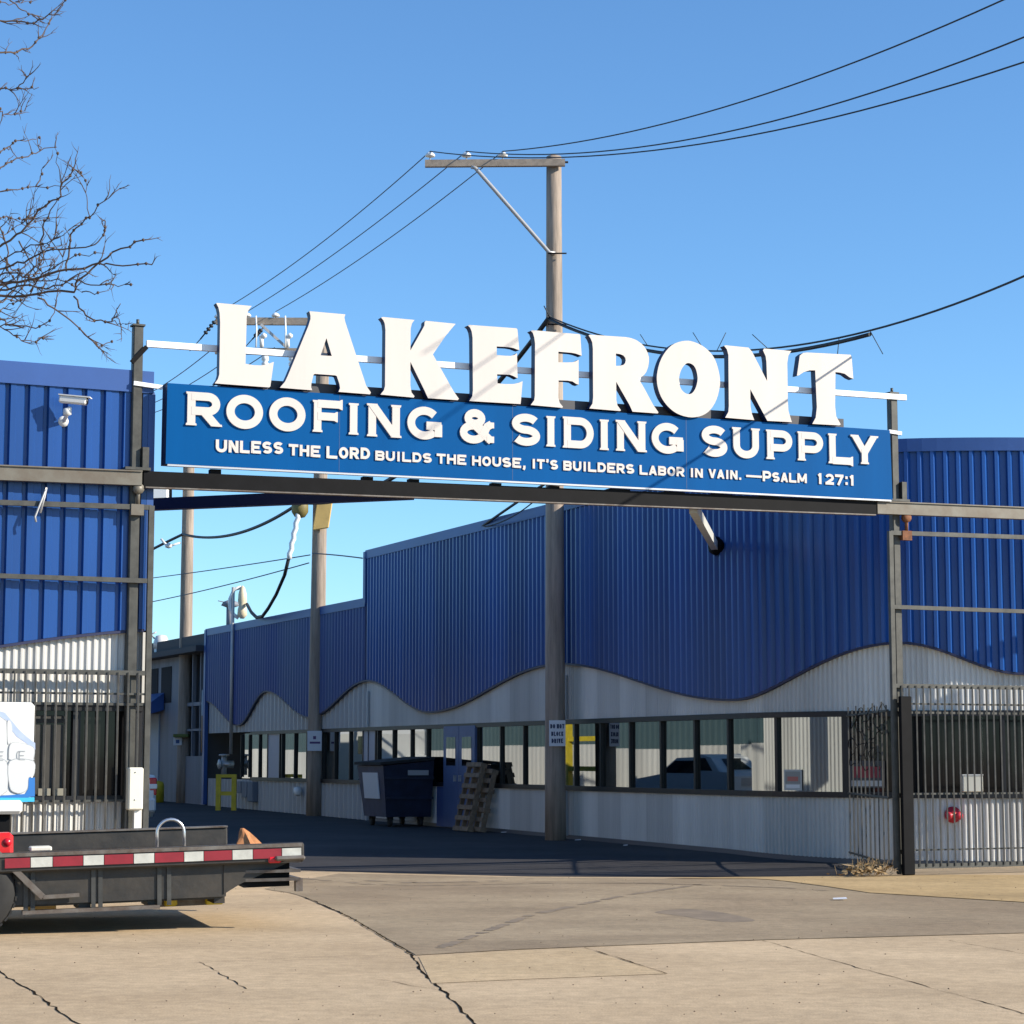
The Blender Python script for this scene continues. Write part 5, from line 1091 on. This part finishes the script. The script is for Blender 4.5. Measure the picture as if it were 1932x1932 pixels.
# sloped rear end with three beams
zt_ = ZTB - .02; zb5 = tvpl(560, 1680)[1]
b = MB(); b.prism([(sA - .02, zB + .02), (sA + .12, zB + .10), (sA + .55, ZTB - .021), (sA - .02, ZTB - .021)], [], lambda p, d: tp_(p[0], d, p[1]), .16, .09); b.build('rear_gusset', M_BED, tra)
for v_, dx in ((1627, 0.0), (1645, .0), (1661, .0)):
    s1_, z1_ = tvpl(566, v_); s0_ = tvpl(442, v_)[0]
    b = MB(); b.raw([tp_(s0_, .12, z1_), tp_(s1_, -.03, z1_), tp_(s1_, WT, z1_), tp_(s0_ + .1, WT, z1_), tp_(s0_, .12, z1_ + .025), tp_(s1_, -.03, z1_ + .025), tp_(s1_, WT, z1_ + .025), tp_(s0_ + .1, WT, z1_ + .025)], [(0, 3, 2, 1), (4, 5, 6, 7), (0, 1, 5, 4), (1, 2, 6, 5), (2, 3, 7, 6), (3, 0, 4, 7)]); b.build('tail_beam', M_BEDE, tra)
    b = MB(); hh = .075 if v_ < 1660 else .05; b.prism([(s0_ + .02, z1_ - .012), (s0_ + .10, z1_ - hh), (s1_ - .07, z1_ - hh), (s1_ - .07, z1_ - .001), (s0_ + .10, z1_ - .001)], [], lambda p, d: tp_(p[0], d, p[1]), .16, .11); b.build('tail_web', M_BLACK, tra)
b = MB(); s1_ = tvpl(572, 1660)[0]; tbox(b, s1_ - .06, s1_, .02, .10, zb5 - .01, ZTB - .16); b.build('tail_post', M_BEDE, tra); b = MB(); tbox(b, s1_ - .06, s1_, WT - .1, WT, zb5 - .01, ZTB - .02); b.build('tail_post', M_BEDE, tra)
b = MB(); c = tp_(s1_ - .12, -.02, tvpl(560, 1618)[1]); b.obox(c, HD * .13, BK * .05, UPT * .02, 0, .015); b.build('tail_step', M_BEDE, tra)
b = MB(); s_, z_ = tvpl(518, 1622); b.obox(tp_(s_, -.005, z_), HD * .055, BK * .02, UPT * .028, 0, .012); b.build('marker_light', M_RED, tra)
b = MB(); s_, z_ = tvpl(82, 1633); b.obox(tp_(s_, .06, z_), HD * .055, BK * .02, UPT * .02, 0, .008); b.build('marker_light', M_AMB, tra)
# spring stop, wheels, fender brace
sw = tvpl(-52, 1690)[0]; rw = .355
for d_ in (.02, WT - .3):
    b = MB(); b.lathe(tp_(sw, d_ + .13, rw + .005), [(0, -.13), (.24, -.13), (.33, -.11), (rw, -.06), (rw, .06), (.33, .11), (.24, .13), (0, .13)], 40, NT)
    for k in range(36):
        A_ = 2 * math.pi * k / 36; r_ = HD * math.cos(A_) + UPT * math.sin(A_); tt_ = HD * -math.sin(A_) + UPT * math.cos(A_); b.obox(tp_(sw, d_ + .13, rw + .005) + r_ * (rw + .001), r_ * .008, tt_ * .018, BK * .09)
    wh = b.build('wheel', M_RUB, tra); b = MB(); b.lathe(tp_(sw, d_ - .002, rw + .005), [(0, -.02), (.19, -.02), (.21, .0), (.19, .01), (.07, .03), (0, .04)], 24, NT); b.build('rim', M_STEELG, wh)
    b = MB(); b.lathe(tp_(sw - .95, d_ + .13, rw + .005), [(0, -.13), (.24, -.13), (.33, -.11), (rw, -.06), (rw, .06), (.33, .11), (.24, .13), (0, .13)], 32, NT); b.build('wheel', M_RUB, tra)
p, q, r = [tp_(*(lambda t: (t[0], .03, t[1]))(tvpl(x / 1.8867 * SZ, (2350 + y / 1.8867) * SZ))) for x, y in ((-30, 380), (245, 645), (450, 632))]
b = MB(); b.bar(p, q, .05, .05); b.bar(q, r, .05, .03); b.build('fender_brace', M_BEDE, tra)
s_, z_ = tvpl(322, 1590, .25)
b = MB(); R_ = .115; hz = tvpl(322, 1546, .25)[1]; pts = [tp_(s_ - R_, .25, ZT - .1), tp_(s_ - R_, .25, hz - R_)] + [tp_(s_ + R_ * math.cos(math.radians(A_)), .25, hz - R_ + R_ * math.sin(math.radians(A_))) for A_ in range(165, -1, -15)] + [tp_(s_ + R_, .25, ZT - .1)]
b.tube(pts, .014, 10); b.build('tie_hoop', M_CHROME, tra)
s0_, z0_ = tvpl(-40, 1603, .3); s1_, z1_ = tvpl(24, 1570, .3)
b = MB(); tbox(b, s0_, s1_, .2, .42, ZT - .1, z1_, 0, .03); lampb = b.build('lamp_box', mat('red_lamp_box', (.62, .02, .02), .35), tra)
b = MB(); b.lathe(tp_(s1_ - .05, .197, (ZT + z1_) / 2), [(0, -.004), (.035, -.004), (.035, .006), (0, .012)], 14, NT); b.build('lens', M_RED, lampb)
b = MB(); s_, z_ = tvpl(76, 1589, .6); tbox(b, s_ - .09, s_ + .09, .5, .7, ZT - .02, ZT + .02, 0, .01); tbox(b, s_ - .02, s_ + .02, .55, .65, ZT - .09, ZT - .021); b.build('grease_cap', M_CREAM, tra)
# cloth bundle lying on the deck
s_, z_ = tvpl(474, 1585, .5); o = tp_(s_, .55, ZT - .089); b = MB(); n = 12; rb3 = random.Random(9)
rings = [(.115, 0), (.11, .06), (.075, .12), (.045, .17), (.018, .205)]; V = []
for k, (r_, h) in enumerate(rings):
    for j in range(n): A_ = 2 * math.pi * j / n; rr2 = r_ * (1 + .3 * (j % 2) * (1 - k / 5)) * rb3.uniform(.85, 1.1); V.append(o + HD * (rr2 * math.cos(A_) * 0.95 - .07 * k / 4) + BK * rr2 * math.sin(A_) + UPT * h)
b.raw(V, [(k * n + j, k * n + (j + 1) % n, (k + 1) * n + (j + 1) % n, (k + 1) * n + j) for k in range(4) for j in range(n)]); b.face(V[-n:])
tag(b.build('cloth_bundle', M_CLOTH), 'crumpled tan cloth bundle lying on the rear of the trailer deck', 'cloth')
# ------------------------------------------------------------------ box truck body with printed side behind the trailer
yb = 21.0
def bvp(u, v): q = vpl(u, v, Vector((-4.9, yb, 0)), ng); r = q - Vector((-4.9, yb, 0)); return (r.dot(GV), r.z)
def bp(s, z, d=0.0): return Vector((-4.9, yb, 0)) + GV * s + NG * d + ZV * z
se, zt_ = bvp(67, 1325); _, zbm = bvp(60, 1530)
bt = thing('box_truck', bp(se - 1.5, 0, -.4), 'white truck body printed with stacked white sacks at the left edge behind the trailer', 'truck')
def bbox(mb, s0, s1, d0, d1, z0, z1, mi=0, bev=0.0): mb.obox((bp(s0, z0, d0) + bp(s1, z1, d1)) / 2, GV * ((s1 - s0) / 2), NG * ((d1 - d0) / 2), ZV * ((z1 - z0) / 2), mi, bev)
b = MB(); bbox(b, se - 3.2, se, -.62, 0, zbm + .12, zt_, 0, .035); b.build('box_body', M_WPAINT, bt)
b = MB(); bbox(b, se - 3.2, se - .1, -.6, .02, zbm - .03, zbm + .12, 0, .03); b.build('skirt', M_WPAINT, bt)
b = MB(); bbox(b, se - 3.2, se - .2, -.5, -.1, zbm - .25, zbm - .03); b.build('chassis', M_BLACK, bt)
for sx_ in (se - 2.6, se - 1.4):
    for dd_ in (-.58, -.06):
        b = MB(); b.lathe(bp(sx_, .33, dd_), [(0, -.1), (.28, -.1), (.33, -.05), (.33, .05), (.28, .1), (0, .1)], 20, NG); b.build('wheel', M_RUB, bt)
L1 = 450 / 1811.
def zz(x, y): return bvp(x * L1 * SZ, (2080 + y * L1) * SZ)
fb = lambda p, d: bp(p[0], p[1], d)
def printp(name, pts, mm, h):
    b = MB(); b.prism([zz(x, y) for x, y in pts][::-1], [], fb, .001, h, 0, back=False); b.build(name, mm, bt)
printp('printed_stripe', [(-60, 1318), (415, 1308), (415, 1255), (-60, 1255)], M_CYAN, .003)
printp('printed_stripe', [(-60, 1258), (345, 1258), (345, 1250), (420, 1245), (420, 1015), (345, 1020), (340, 1150), (300, 1215), (-60, 1240)], M_BLUEP, .0045)
printp('printed_swirl', [(-60, 200), (60, 235), (140, 330), (230, 440), (330, 530), (425, 600), (425, 680), (330, 610), (200, 520), (140, 440), (80, 320), (-60, 270)], M_SWIRL, .002)
def sack(pts, h):
    pts = [(min(x, 408), y) for x, y in pts]; sm_ = [(min(x, 420), y) for x, y in smooth_loop(pts, 4)]; printp('printed_sack', sm_, M_SACKS, h); cx = sum(p[0] for p in pts) / len(pts); cy = sum(p[1] for p in pts) / len(pts); printp('printed_sack', smooth_loop([(cx + (x - cx) * .95, cy + (y - cy) * .965) for x, y in pts], 4), M_SACK, h + .0006)
sack([(90, 330), (135, 350), (150, 520), (130, 590), (95, 610), (85, 480)], .0062)
sack([(-60, 300), (60, 320), (80, 400), (85, 790), (60, 815), (-60, 800)], .0076); sack([(115, 620), (200, 590), (420, 650), (425, 790), (400, 805), (130, 805), (100, 760)], .009)
sack([(-60, 815), (80, 830), (92, 1130), (60, 1200), (-60, 1225)], .0104); sack([(110, 815), (415, 815), (420, 990), (345, 1020), (330, 1150), (270, 1200), (190, 1205), (110, 1130)], .0118)
for ch, x0_, x1_, y0_, y1_ in (('C', 195, 250, 695, 805), ('E', 225, 300, 695, 805), ('E', -20, 40, 700, 808)):
    b = MB(); p0_ = zz(x0_, y1_); p1_ = zz(x1_, y0_); H_ = p1_[1] - p0_[1]; put_glyph(b, ch, lambda p, d, p0_=p0_, H_=H_: bp(p0_[0] + p[0] * H_, p0_[1] + p[1] * H_, d), (p1_[0] - p0_[0]) / H_, .09, 0, .0125, .0132)
    b.build('printed_lettering', M_SACKS, bt)
# ------------------------------------------------------------------ bare tree, upper left
def zp(x, y): return (x / 1.7565 * SZ, y / 1.7565 * SZ)
LIMBS = [([(0,110),(90,115),(180,122),(240,90),(300,65),(345,0)],2.2),([(0,280),(75,280),(150,260),(200,210),(235,160),(265,100)],2.4),([(0,468),(90,465),(130,420),(160,380)],1.8),([(90,465),(150,468),(205,460)],1.3),
([(0,575),(15,605),(60,608),(130,585)],1.5),([(0,800),(50,770),(110,740),(190,735)],1.8),([(0,885),(60,850),(150,825),(210,795),(300,775)],2.0),([(210,795),(212,760),(208,725)],1.0),([(0,1010),(90,1000),(190,985),(350,985)],1.6),([(190,985),(212,930),(225,885)],1.5),
([(0,1300),(30,1280),(110,1225),(200,1110),(260,1065),(320,1030),(330,960),(385,895)],2.8),([(320,960),(308,880),(290,780)],1.0),([(0,1420),(70,1395),(150,1370),(230,1325),(380,1310),(500,1290),(545,1240),(555,1165)],2.4),([(0,1500),(100,1490),(250,1450),(400,1420),(520,1385),(640,1310),(755,1265)],3.4),
([(0,1560),(200,1550),(390,1540),(410,1480),(520,1385),(560,1390),(680,1400),(800,1395)],3.0),([(350,1430),(365,1330),(370,1235),(420,1190),(470,1145),(550,1060),(630,995)],1.9),([(470,1140),(460,1040),(450,950),(410,890)],1.0),([(220,1320),(225,1200),(265,1110),(300,1040)],1.8),
([(390,1560),(440,1640),(500,1690),(590,1695),(612,1650),(635,1600)],1.9),([(200,1570),(280,1620),(370,1690),(490,1800),(520,1830),(590,1800)],2.0),([(0,1680),(60,1710),(190,1730),(260,1690),(290,1620)],2.0),([(0,1720),(70,1770),(110,1795),(190,1800),(240,1775)],1.6),
([(0,1150),(60,1150),(120,1160),(170,1140)],1.5),([(20,1240),(90,1190),(170,1180),(240,1150)],1.3),([(0,1200),(40,1300),(35,1400),(70,1480)],2.4),([(100,1270),(160,1380),(230,1450)],1.6),([(410,1480),(480,1500),(600,1500),(690,1500)],1.5),([(430,1540),(500,1550),(575,1530)],1.3),([(160,1540),(220,1440),(330,1380),(420,1340),(550,1335)],1.5),
([(590,1695),(630,1705),(660,1708)],1.0),([(0,1590),(60,1580),(130,1500),(200,1420),(210,1330)],1.8),([(290,1500),(330,1380),(325,1290)],1.0),([(0,1640),(50,1600),(110,1580)],1.6),([(0,10),(60,20),(110,15),(160,12)],1.3),([(50,0),(100,40),(150,75),(200,85)],1.5),([(0,1450),(90,1440),(180,1480),(300,1470),(380,1500)],2.2),([(0,1530),(120,1505),(220,1520),(330,1505),(450,1430)],2.6),([(0,1380),(80,1330),(160,1290),(250,1280),(360,1215)],1.8),([(0,1350),(60,1420),(150,1450),(260,1400)],1.8),([(40,1560),(90,1500),(110,1420),(180,1350)],1.8),([(0,1480),(60,1530),(140,1560),(230,1560)],2.0),([(120,1460),(190,1400),(215,1330),(290,1240)],1.6)]
yt = 13.5; rt = random.Random(11)
tr_ = thing('bare_tree', (at(-520, 1500, yt).x, yt, 0), 'leafless tree reaching in from the upper left with many crooked twigs', 'tree')
k_ = yt / F; tb = MB(); hub = at(-420, 900, yt); base_ = Vector((at(-520, 1500, yt).x, yt, -.05))
b = MB(); b.tube([base_, base_ + Vector((.03, 0, 1.2)), base_.lerp(hub, .6) + Vector((.05, .1, .1)), hub, hub + Vector((.1, .1, 1.2)), at(-330, 100, yt)], [.17, .14, .13, .12, .09, .05], 10); b.build('trunk', M_BARK, tr_)
tw = MB()
def twig(p, d, L, r, dep):
    pts = [p]; n = 4
    for i in range(n): d = (d + Vector((rt.uniform(-.3, .3), rt.uniform(-.3, .3), rt.uniform(-.22, .3)))).normalized(); pts.append(pts[-1] + d * L / n)
    tb.tube(pts, [r * (1 - .75 * i / n) for i in range(n + 1)], 4)
    if dep > 0:
        for i in (1, 2, 3):
            if rt.random() < .65: twig(pts[i], (d + Vector((rt.uniform(-.9, .9), rt.uniform(-.8, .8), rt.uniform(-.7, .9)))).normalized(), L * rt.uniform(.35, .6), r * .6, dep - 1)
for pts, wd in LIMBS:
    dz = rt.uniform(-.9, .9); P = []
    for i, (x, y) in enumerate(pts): u, v = zp(x, y); P.append(at(u, v, yt + dz * (.3 + .7 * i / len(pts)) + rt.uniform(-.05, .05)))
    if pts[0][0] <= 30:
        u, v = zp(*pts[0]); h2 = at(-230, v * .85 + 60, yt + dz * .2); tgt = hub.lerp(at(-330, 100, yt), min(1, max(0, (900 - v) / 800))); P = [tgt, h2] + P
    Q = []
    for i in range(len(P) - 1):
        for j in range(3):
            q = P[i].lerp(P[i + 1], j / 3); Q.append(q + Vector((rt.uniform(-1, 1), rt.uniform(-1, 1), rt.uniform(-1, 1))) * (.012 if j else .003))
    Q.append(P[-1]); N = len(Q); r0_ = wd * k_ * 1.0
    tb.tube(Q, [r0_ * (1.5 if i < 6 and pts[0][0] <= 30 else 1) * (1 - .62 * i / N) for i in range(N)], 5)
    for i in range(4, N):
        for _ in range(2):
            if rt.random() < .24:
                d = (Q[i] - Q[i - 1]).normalized(); twig(Q[i], (d * .8 + Vector((rt.uniform(-.6, .6), rt.uniform(-.9, .9), rt.uniform(-.8, .9)))).normalized(), rt.uniform(.05, .24), .0042, 1)
        if rt.random() < .3: tb.lathe(Q[i], [(.0, -.012), (.0095, -.004), (.0095, .006), (0, .012)], 5)
tb.build('branches', M_TWIG, tr_)
# ------------------------------------------------------------------ weeds and litter
b = MB(); rl = random.Random(21)
for i in range(420):
    c = ground(rl.gauss(1640, 24), 1650 + rl.uniform(-7, 5)); s_ = rl.uniform(.015, .05); A_ = rl.uniform(0, 6.28); h = rl.uniform(.005, .10) * max(0, 1 - abs(c.x - 4.6) / .9)
    ex = Vector((math.cos(A_), math.sin(A_), rl.uniform(-.5, .5))) * s_; ey = Vector((-math.sin(A_), math.cos(A_), rl.uniform(-.7, .7))) * s_ * .55; c = c + ZV * (h + .02)
    b.face([c - ex, c - ey, c + ex, c + ey])
for i in range(70):
    c = ground(rl.gauss(1640, 22), 1650 + rl.uniform(-6, 4)); b.tube([c + ZV * .01, c + Vector((rl.uniform(-.06, .06), 0, rl.uniform(.08, .2)))], .003, 4)
o = b.build('dry_weeds', M_LEAF); o['kind'] = 'stuff'; o['label'] = 'dry leaves and weeds at the foot of the right gate post'; o['category'] = 'weeds'
for (u, v, lb_, sz) in ((1584, 1699, 'flat pale scrap of paper lying on the driveway right of centre', .07), (1090, 1591, 'white scrap on the shadowed asphalt right of the nearest pole', .05), (950, 1578, 'pale scrap on the shadowed asphalt right of the pallets', .05), (1180, 1600, 'faint pale scrap on the shadowed asphalt under the windows', .035)):
    c = ground(u, v); c.z = gzp(c) + .014; b = MB(); b.raw([c + Vector((-sz, -sz * .6, 0)), c + Vector((sz, -sz * .7, .004)), c + Vector((sz * 1.1, sz * .8, .012)), c + Vector((-sz * .9, sz * .6, .006))] + [c + Vector((-sz, -sz * .6, .004)), c + Vector((sz, -sz * .7, .009)), c + Vector((sz * 1.1, sz * .8, .017)), c + Vector((-sz * .9, sz * .6, .011))], [(3, 2, 1, 0), (4, 5, 6, 7), (0, 1, 5, 4), (1, 2, 6, 5), (2, 3, 7, 6), (3, 0, 4, 7)]); tag(b.build('paper_scrap', M_SIGNW), lb_, 'litter')

b = MB(); rg = random.Random(33)
for i in range(260):
    u, v = rg.uniform(0, 1932), rg.uniform(1660, 1930)
    if rg.random() < .5: v = rg.uniform(1645, 1700)
    c = lift(ground(u, v), .007); s_ = rg.uniform(.003, .0075); b.lathe(c, [(s_ * .7, 0), (s_, s_ * .4), (s_ * .5, s_ * .9)], 5)
o = b.build('loose_grit', mat('grit', (.20, .15, .10), .95, noise=(30, .6))); o['kind'] = 'stuff'; o['label'] = 'loose grit and crumbs scattered over the pavement'; o['category'] = 'grit'
